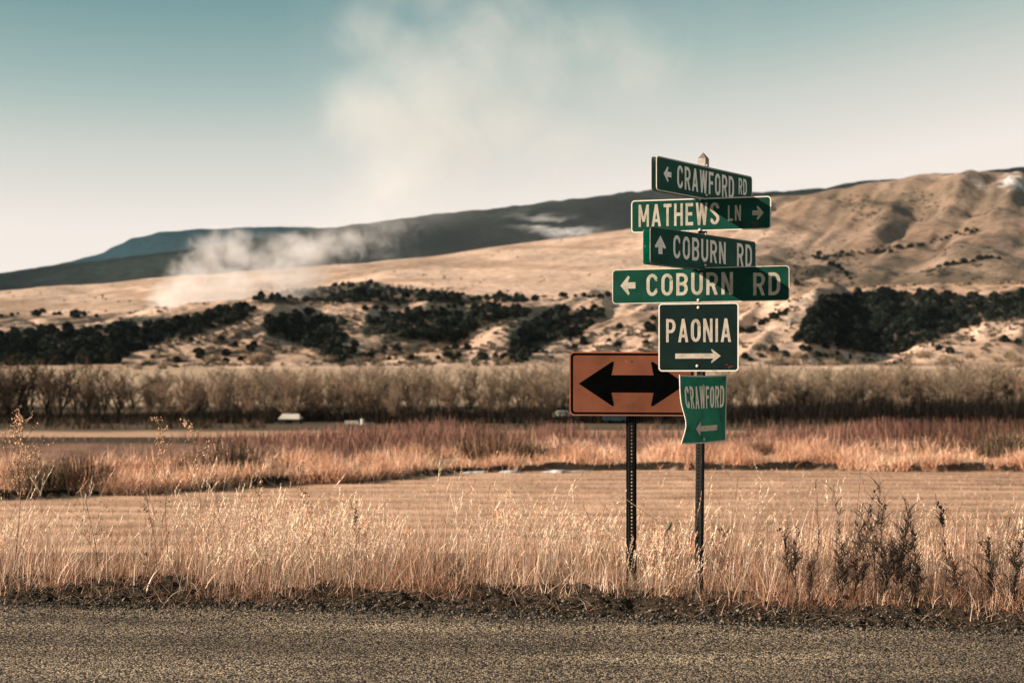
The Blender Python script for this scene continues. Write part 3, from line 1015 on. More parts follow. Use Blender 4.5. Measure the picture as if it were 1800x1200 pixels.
def tree_proto(seed, h, stems, spread, bark, tipc, twig_r=.028, fine=5, start=.12):
    rng = np.random.default_rng(seed)
    wood, twig = [], []

    def grow(p, d, L, r, lvl):
        nseg = 3 if lvl < 2 else 2
        for k in range(nseg):
            d = d + rng.normal(0, .13 + .05 * lvl, 3) + np.array([0, 0, .10])
            d = d / np.linalg.norm(d)
            q = p + d * L / nseg
            r2 = r * (.82 if lvl < 2 else .75)
            (wood if lvl < 2 else twig).append((p, q, max(r, twig_r), max(r2, twig_r * .7)))
            if lvl < 3:
                for j in range(rng.integers(1, 3) if lvl < 2 else rng.integers(2, fine)):
                    a = rng.uniform(0, 2 * math.pi)
                    side = np.array([math.cos(a), math.sin(a), 0])
                    nd = d * rng.uniform(.55, .9) + side * rng.uniform(.35, .75) + np.array([0, 0, .15])
                    nd /= np.linalg.norm(nd)
                    f = rng.random()
                    grow(p + (q - p) * f, nd, L * rng.uniform(.42, .68), r2 * .55, lvl + 1)
            p, r = q, r2
    for s in range(stems):
        a = 2 * math.pi * (s + rng.random() * .7) / stems
        off = np.array([math.cos(a), math.sin(a), 0])
        d = np.array([0, 0, 1.0]) + off * spread * rng.uniform(.3, 1)
        grow(off * (.25 if stems > 1 else 0) * rng.random(), d / np.linalg.norm(d), h * rng.uniform(.62, .82), .017 * h * (1 if stems < 3 else .6), 0)
    zmax = max(max(s[1][2] for s in wood), max(s[1][2] for s in twig))
    k = h / zmax
    sc = lambda S: [(a * k, b * k, ra, rb) for a, b, ra, rb in S]
    wood, twig = sc(wood), sc(twig)
    V, Fq, m = tubes(wood, 5)
    bk = np.repeat(np.asarray(bark)[None] * rng.uniform(.7, 1.25, (len(wood), 1)), m, 0)
    mw = np_mesh('trunk', V, [Fq], M['twig'], bk)
    V, Fq, m = tubes(twig, 3)
    zt = np.clip(np.array([s[1][2] for s in twig]) / h, 0, 1)
    tc = mixc(np.asarray(tipc) * .85, np.asarray(tipc), zt) * rng.uniform(.65, 1.25, (len(twig), 1))
    mt = np_mesh('crown', V, [Fq], M['twig'], np.repeat(tc, m, 0))
    return mw, mt


GREY, TAN, OLIVE, UMBER = (.040, .029, .022), (.27, .185, .125), (.235, .175, .12), (.072, .050, .034)
PROTO = {
    'willow': [tree_proto(20 + i, 10.0, 6, .55, GREY, TAN, .035, 6) for i in range(4)],
    'pale': [tree_proto(30 + i, 10.0, 5, .45, GREY, OLIVE, .035, 6) for i in range(3)],
    'brown': [tree_proto(40 + i, 10.0, 2, .28, (.05, .038, .028), UMBER, .035, 6) for i in range(3)],
}
GREY_TREES = 'bare trees of the thicket beyond the field'


def plant_tree(kind, i, px, Y, h, wid, label):
    mw, mt = PROTO[kind][i]
    x = (px - CX) / F * Y
    r = empty('bare_tree', (x, Y, land1(x, Y) - .1))
    r.scale = (h / 10 * wid, h / 10 * wid, h / 10)
    r.rotation_euler = (0, 0, random.uniform(0, 6.28))
    link(bpy.data.objects.new('trunk', mw), r)
    link(bpy.data.objects.new('crown', mt), r)
    tag(r, label, 'tree', GREY_TREES)


def thicket():
    top = lerp_pts([(-300, 650), (0, 655), (60, 645), (120, 648), (180, 655), (250, 662), (340, 655), (460, 652), (600, 650), (700, 645), (800, 640), (900, 645), (1000, 648),
                    (1150, 650), (1300, 648), (1400, 652), (1500, 645), (1620, 648), (1700, 640), (1800, 642), (2100, 645)])

    def row(Y0, Y1, step, px0, px1, drop, kinds, label):
        px = px0
        while px < px1:
            Y = random.uniform(Y0, Y1)
            x = (px - CX) / F * Y
            g = land1(x, Y)
            tz = EYE + (HY - (float(top(px)) + drop - 15 + random.choice((random.uniform(-10, 6), random.uniform(0, 28))))) / F * Y
            h = max(3.0, tz - g)
            k = random.choice(kinds)
            plant_tree(k, random.randrange(len(PROTO[k])), px, Y, h, random.uniform(.7, 1.35), label)
            px += step * random.uniform(.7, 1.3)

    row(283, 300, 24, -330, 250, -6, ['brown', 'brown', 'brown', 'willow'], 'dark brown bare tree among the leafless trees left of the pale willow mass')
    row(330, 350, 30, -330, 250, -2, ['pale', 'brown'], 'taller bare tree at the back of the leafless stand at the left edge')
    row(285, 305, 27, 262, 660, 6, ['willow', 'willow', 'pale'], 'pale vase-shaped bare willow in the dense mass above the white-roofed shed')
    row(330, 350, 34, 260, 660, -2, ['pale'], 'greyish bare tree top showing behind the vase-shaped willows')
    row(285, 305, 28, 670, 1010, 8, ['willow', 'pale', 'brown'], 'bare tree in the mottled thicket between the white gate and the orange sign')
    row(330, 350, 34, 670, 1010, -2, ['pale'], 'pale bare tree top behind the mottled thicket left of the orange sign')
    row(300, 320, 26, 1285, 1960, 6, ['pale', 'pale', 'willow'], 'pale greenish bare tree in the long thicket right of the green signs')
    row(335, 360, 34, 1280, 1960, -2, ['pale'], 'bare tree top along the back of the thicket right of the green signs')
    row(300, 320, 40, 1015, 1280, 6, ['pale', 'willow'], 'bare tree half hidden behind the road signs')
    for px, Y, h, k, wd, lab in ((868, 276, 8.6, 'brown', .9, 'dark bare tree leaning out of the thicket, second from the orange sign'),
                                 (960, 272, 8.0, 'brown', .9, 'dark spreading bare tree nearest the left edge of the orange sign'),
                                 (97, 278, 10.8, 'brown', .8, 'tallest dark bare tree of the left stand with a straight trunk'),
                                 (690, 274, 8.5, 'willow', .7, 'slender pale bare tree right of the white gate post'),
                                 (1585, 274, 6.5, 'willow', .8, 'single pale bare shrub tree standing before the dark brush at right'),
                                 (440, 276, 9, 'willow', .9, 'pale bare willow left of the white-roofed shed')):
        plant_tree(k, random.randrange(3), px, Y, h, wd, lab)

    # dark brush at the foot of the trees
    T = Tuft()
    n = 46000
    px = RNG.uniform(-360, 1980, n)
    Y = RNG.uniform(262, 300, n)
    x = (px - CX) / F * Y
    rowtop = np.interp(px, [-150, 250, 400, 640, 760, 1000, 1280, 1450, 1600, 1800, 1950], [726, 728, 722, 724, 722, 720, 716, 706, 703, 704, 704])
    H = np.maximum(.5, (745 - rowtop) / F * Y) * RNG.uniform(.5, 1.1, n) * (.6 + .8 * fbm(x * .12, Y * .1, 3))
    keep = ~((px > 480) & (px < 660) & (Y < 285))
    P = np.stack([x, Y, land(x, Y) - .1], 1)[keep]
    H = H[keep]
    m = len(H)
    V, Fq, tip, k = blades(P, H, RNG.uniform(.08, .22, m), RNG.uniform(-math.pi, math.pi, m), np.abs(RNG.normal(0, .3, m)), RNG.normal(.1, .4, m), 3, .3, RNG.uniform(-.8, .8, m))
    c = mixc((.005, .005, .0045), (.030, .022, .016), RNG.random(m) ** 1.8)
    T.add(V, Fq, np.repeat(c, k, 0))
    n = 12000
    px = RNG.uniform(-150, 1950, n)
    Y = RNG.uniform(150, 262, n)
    keep = ~(((px > 465) & (px < 690)) | ((px > 960) & (px < 1130))) & (RNG.random(n) < np.clip((fbm(px * .02, Y * .03, 3) - .35) * 4, .1, 1))
    px, Y = px[keep], Y[keep]
    x = (px - CX) / F * Y
    n = len(px)
    V, Fq, tip, k = blades(np.stack([x, Y, land(x, Y) - .1], 1), RNG.uniform(.4, 1.5, n), RNG.uniform(.06, .15, n), RNG.uniform(-math.pi, math.pi, n), np.abs(RNG.normal(0, .4, n)), RNG.normal(.2, .5, n), 3, .3, RNG.uniform(-.8, .8, n))
    T.add(V, Fq, np.repeat(mixc((.014, .012, .009), (.11, .075, .05), RNG.random(n) ** 1.7), k, 0))
    tag(T.build('dark_brush', M['twig']), 'dark tangled brush along the foot of the bare trees', 'brush', kind='stuff')


thicket()


# ------------------------------------------------------------------ junipers on the bluffs
def juniper_arrays(seed, n=420):
    rng = np.random.default_rng(seed)
    a = rng.uniform(-math.pi, math.pi, n)
    t = rng.random(n) ** .8
    prof = np.sin(np.clip(t * .86 + .12, 0, 1) * math.pi) ** .5 * (1 - .12 * t)
    lump = .45 + 1.0 * vnoise(a * 1.6 + seed * 3, t * 4)
    r = prof * lump * rng.uniform(.55, 1.0, n)
    ctr = np.stack([np.cos(a) * r, np.sin(a) * r, t * 1.55 + .05], 1)
    s = rng.uniform(.14, .30, n)
    e1 = rng.normal(size=(n, 3))
    e1 /= np.linalg.norm(e1, axis=1, keepdims=True)
    e2 = np.cross(e1, rng.normal(size=(n, 3)))
    e2 /= np.linalg.norm(e2, axis=1, keepdims=True)
    V = np.stack([ctr - e1 * s[:, None], ctr + e2 * s[:, None] * .7, ctr + e1 * s[:, None], ctr - e2 * s[:, None] * .7], 1)
    c = mixc((.0030, .0062, .0058), (.034, .037, .028), rng.random(n) ** 1.6)
    return V.reshape(-1, 3), np.arange(n * 4).reshape(n, 4), np.repeat(c, 4, 0)


JA = [juniper_arrays(60 + i) for i in range(4)]
JM = [np_mesh('juniper', V, [Fq], M['leaf'], c) for V, Fq, c in JA]
SCR = [shrub_mesh('scrub', 260, 2.6, 2.6, 2.4, (.12, .09, .06), (.30, .22, .145), .10) for _ in range(2)]


def inside(poly, x, y):
    c = False
    n = len(poly)
    for i in range(n):
        (x0, y0), (x1, y1) = poly[i], poly[(i + 1) % n]
        if (y0 > y) != (y1 > y) and x < (x1 - x0) * (y - y0) / (y1 - y0) + x0:
            c = not c
    return c


def sample_poly(poly, n):
    xs = [p[0] for p in poly]
    ys = [p[1] for p in poly]
    out = []
    while len(out) < n:
        x, y = random.uniform(min(xs), max(xs)), random.uniform(min(ys), max(ys))
        if inside(poly, x, y):
            out.append((x, y))
    return out


def junipers():
    V, Fs, Cs, n = [], [], [], 0
    for poly, cnt in WOODS:
        for (px, py) in sample_poly(poly, cnt):
            g = to_ground(px, py, 500)
            if g is None:
                continue
            v, f, c = JA[random.randrange(4)]
            s = random.choice((random.uniform(.9, 2.0), random.uniform(1.8, 3.2))) * (1.25 if g[1] > 1300 else 1)
            a = random.uniform(0, 6.28)
            rot = np.array([[math.cos(a), -math.sin(a), 0], [math.sin(a), math.cos(a), 0], [0, 0, 1]])
            V.append((v * np.array([s * 1.1, s * 1.1, s * random.uniform(.8, 1.25)])) @ rot.T + np.array([g[0], g[1], g[2] - .2]))
            Fs.append(f + n)
            Cs.append(c * np.array([1, 1, .95]) * random.choice((random.uniform(.6, 1.2), random.uniform(1.0, 2.4))))
            n += len(v)
    tag(np_obj('juniper_woods', np.concatenate(V), Fs, M['leaf'], cols=np.concatenate(Cs)), 'dark closed juniper woods in the hollows of the bluffs', 'woods', kind='stuff')

    V, Fs, Cs, n = [], [], [], 0
    for poly, cnt in (([(-60, 575), (240, 605), (440, 560), (470, 600), (600, 570), (640, 642), (240, 648)], 520), ([(600, 556), (930, 556), (900, 645), (600, 645)], 620),
                      ([(930, 596), (1155, 566), (1155, 622), (960, 640)], 200), ([(1290, 596), (1400, 616), (1560, 640), (1290, 642)], 170), ([(1420, 520), (1800, 500), (1800, 625), (1560, 640)], 260),
                      ([(1350, 440), (1500, 440), (1520, 505), (1350, 505)], 160), ([(1440, 455), (1640, 420), (1730, 398), (1730, 412), (1640, 436), (1460, 462)], 200), ([(1620, 478), (1770, 450), (1790, 462), (1640, 492)], 90),
                      ([(1460, 345), (1640, 340), (1680, 390), (1480, 392)], 200), ([(500, 505), (760, 500), (960, 520), (960, 532), (520, 540)], 260)):
        for (px, py) in sample_poly(poly, cnt):
            g = to_ground(px, py, 500, n=420)
            if g is None:
                continue
            if vnoise(px * .035, py * .06) < .42:
                continue
            v, f, c = JA[random.randrange(4)]
            v, f, c = v[:480], f[:120], c[:480]
            q = random.uniform(.5, 1.5) * (1.5 if g[1] > 1400 else 1)
            V.append(v * np.array([q * 1.5, q * 1.5, q * .8]) + np.array([g[0], g[1], g[2] - .1]))
            Fs.append(f + n)
            t_ = random.random()
            Cs.append((c * 2.0 + np.array((.030, .023, .016)) * (.4 + 2.2 * t_)))
            n += len(v)
    tag(np_obj('oak_brush', np.concatenate(V), Fs, M['leaf'], cols=np.concatenate(Cs)), 'grey brown leafless oak brush filling the gullies between the junipers', 'brush', kind='stuff')

    def put(px, py, mesh, name, cat, s, label, group):
        g = to_ground(px, py, 380)
        if g is None:
            return
        o = link(bpy.data.objects.new(name, mesh))
        o.location = (g[0], g[1], g[2] - .15)
        o.scale = (s * 1.1, s * 1.1, s)
        o.rotation_euler = (0, 0, random.uniform(0, 6.28))
        tag(o, label, cat, group)
    JG = 'junipers scattered over the slopes'
    # rims of the woods, gully lines on the right-hand hill, and loose trees
    lines = [([(1440, 452), (1540, 446), (1640, 426), (1722, 404)], 30, 'dark juniper in the upper gully line across the right-hand hill'),
             ([(1640, 470), (1700, 462), (1762, 455)], 12, 'dark juniper in the short lower gully line on the right-hand hill'),
             ([(1425, 448), (1470, 470), (1500, 498)], 13, 'dark juniper around the hollow at the foot of the right-hand hill'),
             ([(1300, 590), (1345, 570), (1390, 545)], 12, 'juniper in the gully between two bare spurs right of the destination sign'),
             ([(0, 556), (80, 552), (170, 556)], 12, 'small juniper in the thin row along the bench at the far left'),
             ([(640, 545), (760, 542), (880, 538)], 14, 'small juniper along the rim of the bench in the middle distance'),
             ([(980, 526), (1060, 523), (1075, 526)], 8, 'small juniper on the bench edge left of the longest green sign')]
    for pts, n, lab in lines:
        f = lerp_pts(pts)
        for i in range(n):
            px = pts[0][0] + (pts[-1][0] - pts[0][0]) * (i + random.random()) / n
            put(px, float(f(px)) + random.uniform(-4, 4), random.choice(JM), 'juniper_tree', 'tree', random.uniform(1.2, 2.6) * (1.7 if py_far(px, float(f(px))) else 1), lab, JG)
    areas = [([(270, 600), (450, 565), (470, 610), (440, 640), (260, 640)], 16, 'lone juniper on the bare spur at left, above the pale willows'),
             ([(600, 590), (690, 590), (830, 605), (900, 640), (600, 640)], 26, 'juniper on the broken slope above the mottled thicket'),
             ([(1000, 600), (1150, 560), (1150, 615), (1000, 615)], 12, 'juniper on the slope directly above the orange sign'),
             ([(1300, 620), (1420, 600), (1560, 634), (1300, 636)], 14, 'low juniper at the foot of the bluff right of the green signs'),
             ([(1640, 605), (1800, 585), (1800, 620), (1650, 626)], 5, 'lone juniper dotting the bare tan slope at far right'),
             ([(1340, 470), (1420, 440), (1430, 500), (1340, 505)], 9, 'small juniper on the pale slope right of the stacked signs'),
             ([(160, 520), (200, 520), (200, 535), (160, 535)], 3, 'isolated dark juniper in the pale field at far left')]
    for poly, n, lab in areas:
        for (px, py) in sample_poly(poly, n):
            put(px, py, random.choice(JM), 'juniper_tree', 'tree', random.uniform(1.2, 2.4), lab, JG)
    SG = 'leafless scrub at the foot of the bluffs'
    for poly, n, lab in (([(240, 625), (600, 615), (600, 645), (240, 650)], 26, 'leafless grey scrub bush at the foot of the bluffs at left'),
                         ([(600, 615), (900, 615), (1000, 640), (600, 645)], 26, 'leafless grey scrub bush below the juniper slopes in the middle'),
                         ([(1300, 622), (1800, 628), (1800, 645), (1300, 642)], 26, 'leafless brown scrub bush at the foot of the right-hand bluffs'),
                         ([(500, 525), (560, 528), (560, 545), (500, 545)], 5, 'round tan leafless bush on the bench beside the smoke')):
        for (px, py) in sample_poly(poly, n):
            put(px, py, random.choice(SCR), 'scrub_bush', 'bush', random.uniform(1.0, 2.2), lab, SG)


def sagebrush():
    """low grey-brown brush dotting the slopes, far too many to count"""
    n = 22000
    px = RNG.uniform(-250, 2050, n)
    Y = np.exp(RNG.uniform(math.log(690), math.log(2900), n))
    x = (px - CX) / F * Y
    q = fbm(x * 0.012, Y * 0.008, 4) * .5 + .5 * fbm(x * 0.010 + Y * 0.006, (Y - .55 * x) * 0.0022, 5)
    keep = RNG.random(n) < np.clip((q - .44) * 7, 0.02, 1) * np.where(Y > 1300, .10 + .50 * sm(1150, 1350, px), 1)
    x, Y, px = x[keep], Y[keep], px[keep]
    n = len(x)
    g = land(x, Y)
    big = .5 + 1.5 * RNG.random(n) ** 3
    V, Fs, Cs = [], [], []
    m = 9
    for k in range(m):
        s = big * RNG.uniform(.7, 1.3, n) * np.where(Y > 1300, 1.5, 1.0)
        ctr = np.stack([x + RNG.normal(0, 1.1, n), Y + RNG.normal(0, 1.1, n), g + RNG.uniform(.1, .9, n)], 1)
        e1 = RNG.normal(size=(n, 3)); e1 /= np.linalg.norm(e1, axis=1, keepdims=True)
        e2 = np.cross(e1, RNG.normal(size=(n, 3))); e2 /= np.linalg.norm(e2, axis=1, keepdims=True)
        V.append(np.stack([ctr - e1 * s[:, None] * .6, ctr + e2 * s[:, None] * .5, ctr + e1 * s[:, None] * .6, ctr - e2 * s[:, None] * .5], 1).reshape(-1, 3))
        Cs.append(np.repeat(mixc((.022, .021, .016), (.13, .095, .065), RNG.random(n)), 4, 0))
    V = np.concatenate(V)
    tag(np_obj('sagebrush', V, [np.arange(len(V)).reshape(-1, 4)], M['leaf'], cols=np.concatenate(Cs)), 'low grey brown sagebrush dotted over the dry slopes', 'brush', kind='stuff')


sagebrush()


def py_far(px, py):
    g = to_ground(px, py, 500)
    return g is not None and g[1] > 1500


junipers()


# ------------------------------------------------------------------ road signs
ST = 0.150          # stroke of the lettering, as a share of its height


def arc(cx, cy, rx, ry, a0, a1, n=8):
    return [(cx + rx * math.cos(R(a0 + (a1 - a0) * k / n)), cy + ry * math.sin(R(a0 + (a1 - a0) * k / n))) for k in range(n + 1)]


def glyph(ch):
    """returns width and primitives: ('p', outline) or ('s', centre line); height is 1"""
    t = ST
    h = t / 2
    w = {'I': t, 'W': .74, 'M': .66, 'A': .60, 'T': .50, 'F': .48, 'E': .48, 'L': .46}.get(ch, .55)
    l, r, tp, bt = h, w - h, 1 - h, h
    rect = lambda x0, y0, x1, y1: ('p', [(x0, y0), (x1, y0), (x1, y1), (x0, y1)])

    def bar(xa, ya, xb, yb, wh):
        if yb < ya:
            xa, ya, xb, yb = xb, yb, xa, ya
        return ('p', [(xa, ya), (xa + wh, ya), (xb + wh, yb), (xb, yb)])
    cx, rx = w / 2, w / 2 - h
    ry = .25
    if ch == 'O':
        p = arc(cx, tp - ry, rx, ry, 0, 180) + arc(cx, bt + ry, rx, ry, 180, 360)
        return w, [('s', p + [p[0], p[1]])]
    if ch == 'C':
        return w, [('s', [(r, .69)] + arc(cx, tp - ry, rx, ry, 0, 180) + arc(cx, bt + ry, rx, ry, 180, 360) + [(r, .31)])]
    if ch == 'U':
        return w, [('s', [(l, 1)] + arc(cx, bt + ry, rx, ry, 180, 360) + [(r, 1)])]
    if ch == 'S':
        return w, [('s', [(r, .72)] + arc(cx, tp - .20, rx, .20, 0, 200, 10) + [(cx - .05, .55), (cx + .06, .46)] + arc(cx, bt + .21, rx, .21, 20, -180, 10) + [(l, .27)])]
    if ch == 'D':
        q = .24
        return w, [rect(0, 0, t, 1), ('s', [(t * .8, tp), (r - q, tp)] + arc(r - q, tp - .28, q, .28, 90, 0) + arc(r - q, bt + .28, q, .28, 0, -90) + [(t * .8, bt)])]
    if ch in 'RPB':
        ym = .46 if ch != 'B' else .52
        q = .19
        v = (tp - ym) / 2
        pr = [rect(0, 0, t, 1), ('s', [(t * .8, tp), (r - q, tp)] + arc(r - q, tp - v, q, v, 90, -90, 10) + [(t * .8, ym)])]
        if ch == 'R':
            pr.append(bar(.22, ym, w - t * 1.04, 0, t * 1.04))
        if ch == 'B':
            v = (ym - bt) / 2
            pr.append(('s', [(t * .8, ym - .002), (r - q, ym - .002)] + arc(r - q, bt + v, q, v, 90, -90, 10) + [(t * .8, bt)]))
        return w, pr
    if ch in 'EFLT':
        pr = [rect(0, 0, t, 1)] if ch != 'T' else [rect(cx - h, 0, cx + h, 1)]
        if ch in 'EF':
            pr += [rect(t * .8, 1 - t, w, 1), rect(t * .8, .44, w * .88, .44 + t)]
        if ch in 'EL':
            pr.append(rect(t * .8, 0, w, t))
        if ch == 'T':
            pr.append(rect(0, 1 - t, w, 1))
        return w, pr
    if ch == 'H':
        return w, [rect(0, 0, t, 1), rect(w - t, 0, w, 1), rect(t * .8, .44, w - t * .8, .44 + t)]
    if ch == 'I':
        return w, [rect(0, 0, t, 1)]
    if ch == 'N':
        return w, [rect(0, 0, t, 1), rect(w - t, 0, w, 1), bar(w - t * 1.05, 0, 0, 1, t * 1.05)]
    if ch == 'M':
        return w, [rect(0, 0, t * .95, 1), rect(w - t * .95, 0, w, 1), bar(cx - h, .22, 0, 1, t * .95), bar(cx - h, .22, w - t * .95, 1, t * .95)]
    if ch == 'A':
        wh = t * 1.06
        return w, [bar(0, 0, cx - wh / 2, 1, wh), bar(w - wh, 0, cx - wh / 2, 1, wh), rect(w * .22, .20, w * .78, .20 + t * .9)]
    if ch == 'W':
        wh = t * .98
        q = w * .27
        return w, [bar(q - wh / 2, 0, 0, 1, wh), bar(q - wh / 2, 0, cx - wh / 2, 1, wh), bar(w - q - wh / 2, 0, cx - wh / 2, 1, wh), bar(w - q - wh / 2, 0, w - wh, 1, wh)]
    return .4, []


def offset(path, d):
    out = []
    n = len(path)
    for i in range(n):
        a, b, c = path[max(i - 1, 0)], path[i], path[min(i + 1, n - 1)]
        d1 = (b[0] - a[0], b[1] - a[1]) if i > 0 else (c[0] - b[0], c[1] - b[1])
        d2 = (c[0] - b[0], c[1] - b[1]) if i < n - 1 else d1
        l1, l2 = math.hypot(*d1) or 1, math.hypot(*d2) or 1
        n1, n2 = (-d1[1] / l1, d1[0] / l1), (-d2[1] / l2, d2[0] / l2)
        mx, my = n1[0] + n2[0], n1[1] + n2[1]
        k = max(.5, (mx * n1[0] + my * n1[1]))
        out.append((b[0] + mx / k * d, b[1] + my / k * d))
    return out


def set_text(mb, text, s0, s1, z0, hgt, m, base, sx_min=None):
    """letters of one word between s0 and s1 along the panel"""
    gs = [glyph(c) for c in text]
    wsum = sum(g[0] for g in gs)
    gap = .17
    tot = wsum + gap * (len(text) - 1)
    sx = (s1 - s0) / tot
    x = 0.0
    layer = 0
    for wd, prims in gs:
        for kind, pts in prims:
            lift = base + .0006 + .00008 * (layer % 6)
            layer += 1
            T = lambda p: (s0 + (x + p[0]) * sx, z0 + p[1] * hgt)
            if kind == 'p':
                mb.prism([T(p) for p in pts], m, base, lift)
            else:
                clean = [pts[0]]
                for p in pts[1:]:
                    if math.hypot(p[0] - clean[-1][0], p[1] - clean[-1][1]) > .004:
                        clean.append(p)
                # stroke width is kept even when the letters are set narrow
                asp = sx / hgt
                scaled = [(p[0] * asp, p[1]) for p in clean]
                wd2 = ST / 2 * (0.55 + .45 * min(1.2, asp))
                L, Rr = offset(scaled, wd2), offset(scaled, -wd2)
                U = lambda p: (s0 + x * sx + p[0] * hgt, z0 + p[1] * hgt)
                mb.strip([U(p) for p in L], [U(p) for p in Rr], m, base, lift)
        x += wd + gap


def rrect(s0, s1, z0, z1, r, n=6):
    return (arc(s1 - r, z0 + r, r, r, -90, 0, n) + arc(s1 - r, z1 - r, r, r, 0, 90, n) + arc(s0 + r, z1 - r, r, r, 90, 180, n) + arc(s0 + r, z0 + r, r, r, 180, 270, n))


POST_Y = 10.0
axis_x = lambda z: 1.272 + 0.0105 * z


class Plane:
    """a sign panel's plane: turns photo pixels into panel coordinates (s along, z up, h out of the face)"""
    def __init__(self, theta, zc, off, y=POST_Y, x=None, tilt=0.0):
        self.u = np.array([math.cos(theta), math.sin(theta), 0])
        self.n = np.array([math.sin(theta), -math.cos(theta), 0])
        self.o = np.array([axis_x(zc) if x is None else x, y, 0]) + self.n * off
        self.zc = zc
        self.tilt = tilt
        self.warp = None

    def hit(self, px, py):
        d = np.array([(px - CX) / F, 1.0, (HY - py) / F])
        o = self.o.copy()
        e = np.array([0, 0, EYE])
        t = float(np.dot(o - e, self.n) / np.dot(d, self.n))
        p = e + d * t
        s = float(np.dot(p - o, self.u))
        return s, float(p[2]) - self.tilt * s

    def m(self, s, z, h):
        if self.warp:
            s, z, h = self.warp(s, z, h)
        p = self.o + self.u * s + self.n * h
        return (p[0] - self.base[0], p[1] - self.base[1], p[2] + z + self.tilt * s - self.base[2])


def arrow_poly(s0, s1, zc, half, shaft, left=True, head=.52):
    L = s1 - s0
    q = [(0, 0), (head * L, half), (head * L + .10 * L, half * .84), (head * L - .03 * L, shaft), (L, shaft), (L, -shaft), (head * L - .03 * L, -shaft), (head * L + .10 * L, -half * .84), (head * L, -half)]
    if left:
        return [(s0 + a, zc + b) for a, b in q][::-1]
    return [(s1 - a, zc + b) for a, b in q]


def dome(mb, c, n, r, hh):
    n = np.array(n, float)
    u = np.array([-n[1], n[0], 0]) if abs(n[2]) < .9 else np.array([1.0, 0, 0])
    v = np.cross(n, u)
    rings = []
    for k, (rr, h) in enumerate(((1, 0), (.95, .4), (.7, .8), (.3, 1))):
        rings.append([tuple(np.array(c) + (u * math.cos(a) + v * math.sin(a)) * r * rr + n * hh * h) for a in [2 * math.pi * j / 10 for j in range(10)]])
    i = len(mb.v)
    for q in rings:
        mb.v += q
    for k in range(3):
        for j in range(10):
            mb.f.append((i + k * 10 + j, i + k * 10 + (j + 1) % 10, i + (k + 1) * 10 + (j + 1) % 10, i + (k + 1) * 10 + j))
    mb.f.append(tuple(range(i + 30, i + 40)))


def perforated(mb, wid, z0, z1, m, hole=.0055, pitch=.0254):
    """a strip of steel with a line of round holes, between -wid/2 and wid/2; m maps (a, z, h)"""
    n = int((z1 - z0) / pitch)
    angs = [2 * math.pi * (k + .5) / 8 for k in range(8)]
    for i in range(n):
        a0, a1 = z0 + i * pitch, z0 + (i + 1) * pitch
        zc = (a0 + a1) / 2
        q = pitch / 2
        H = [(hole * math.cos(a), zc + hole * math.sin(a)) for a in angs]
        sq = [(q, zc + q * .414), (q * .414, a1), (-q * .414, a1), (-q, zc + q * .414), (-q, zc - q * .414), (-q * .414, a0), (q * .414, a0), (q, zc - q * .414)]
        cor = [None, (q, a1), None, (-q, a1), None, (-q, a0), None, (q, a0)]
        for k in range(8):
            j = (k + 1) % 8
            poly = [H[k], sq[k]] + ([cor[j]] if cor[j] else []) + [sq[j], H[j]]
            mb.poly([m(x, z, 0) for x, z in poly])
        for k in range(8):
            j = (k + 1) % 8
            mb.poly([m(*H[j], 0), m(*H[k], 0), m(*H[k], -.003), m(*H[j], -.003)])
        for sgn in (-1, 1):
            mb.poly([m(sgn * q, a0, 0), m(sgn * wid / 2, a0, 0), m(sgn * wid / 2, a1, 0), m(sgn * q, a1, 0)][::sgn])


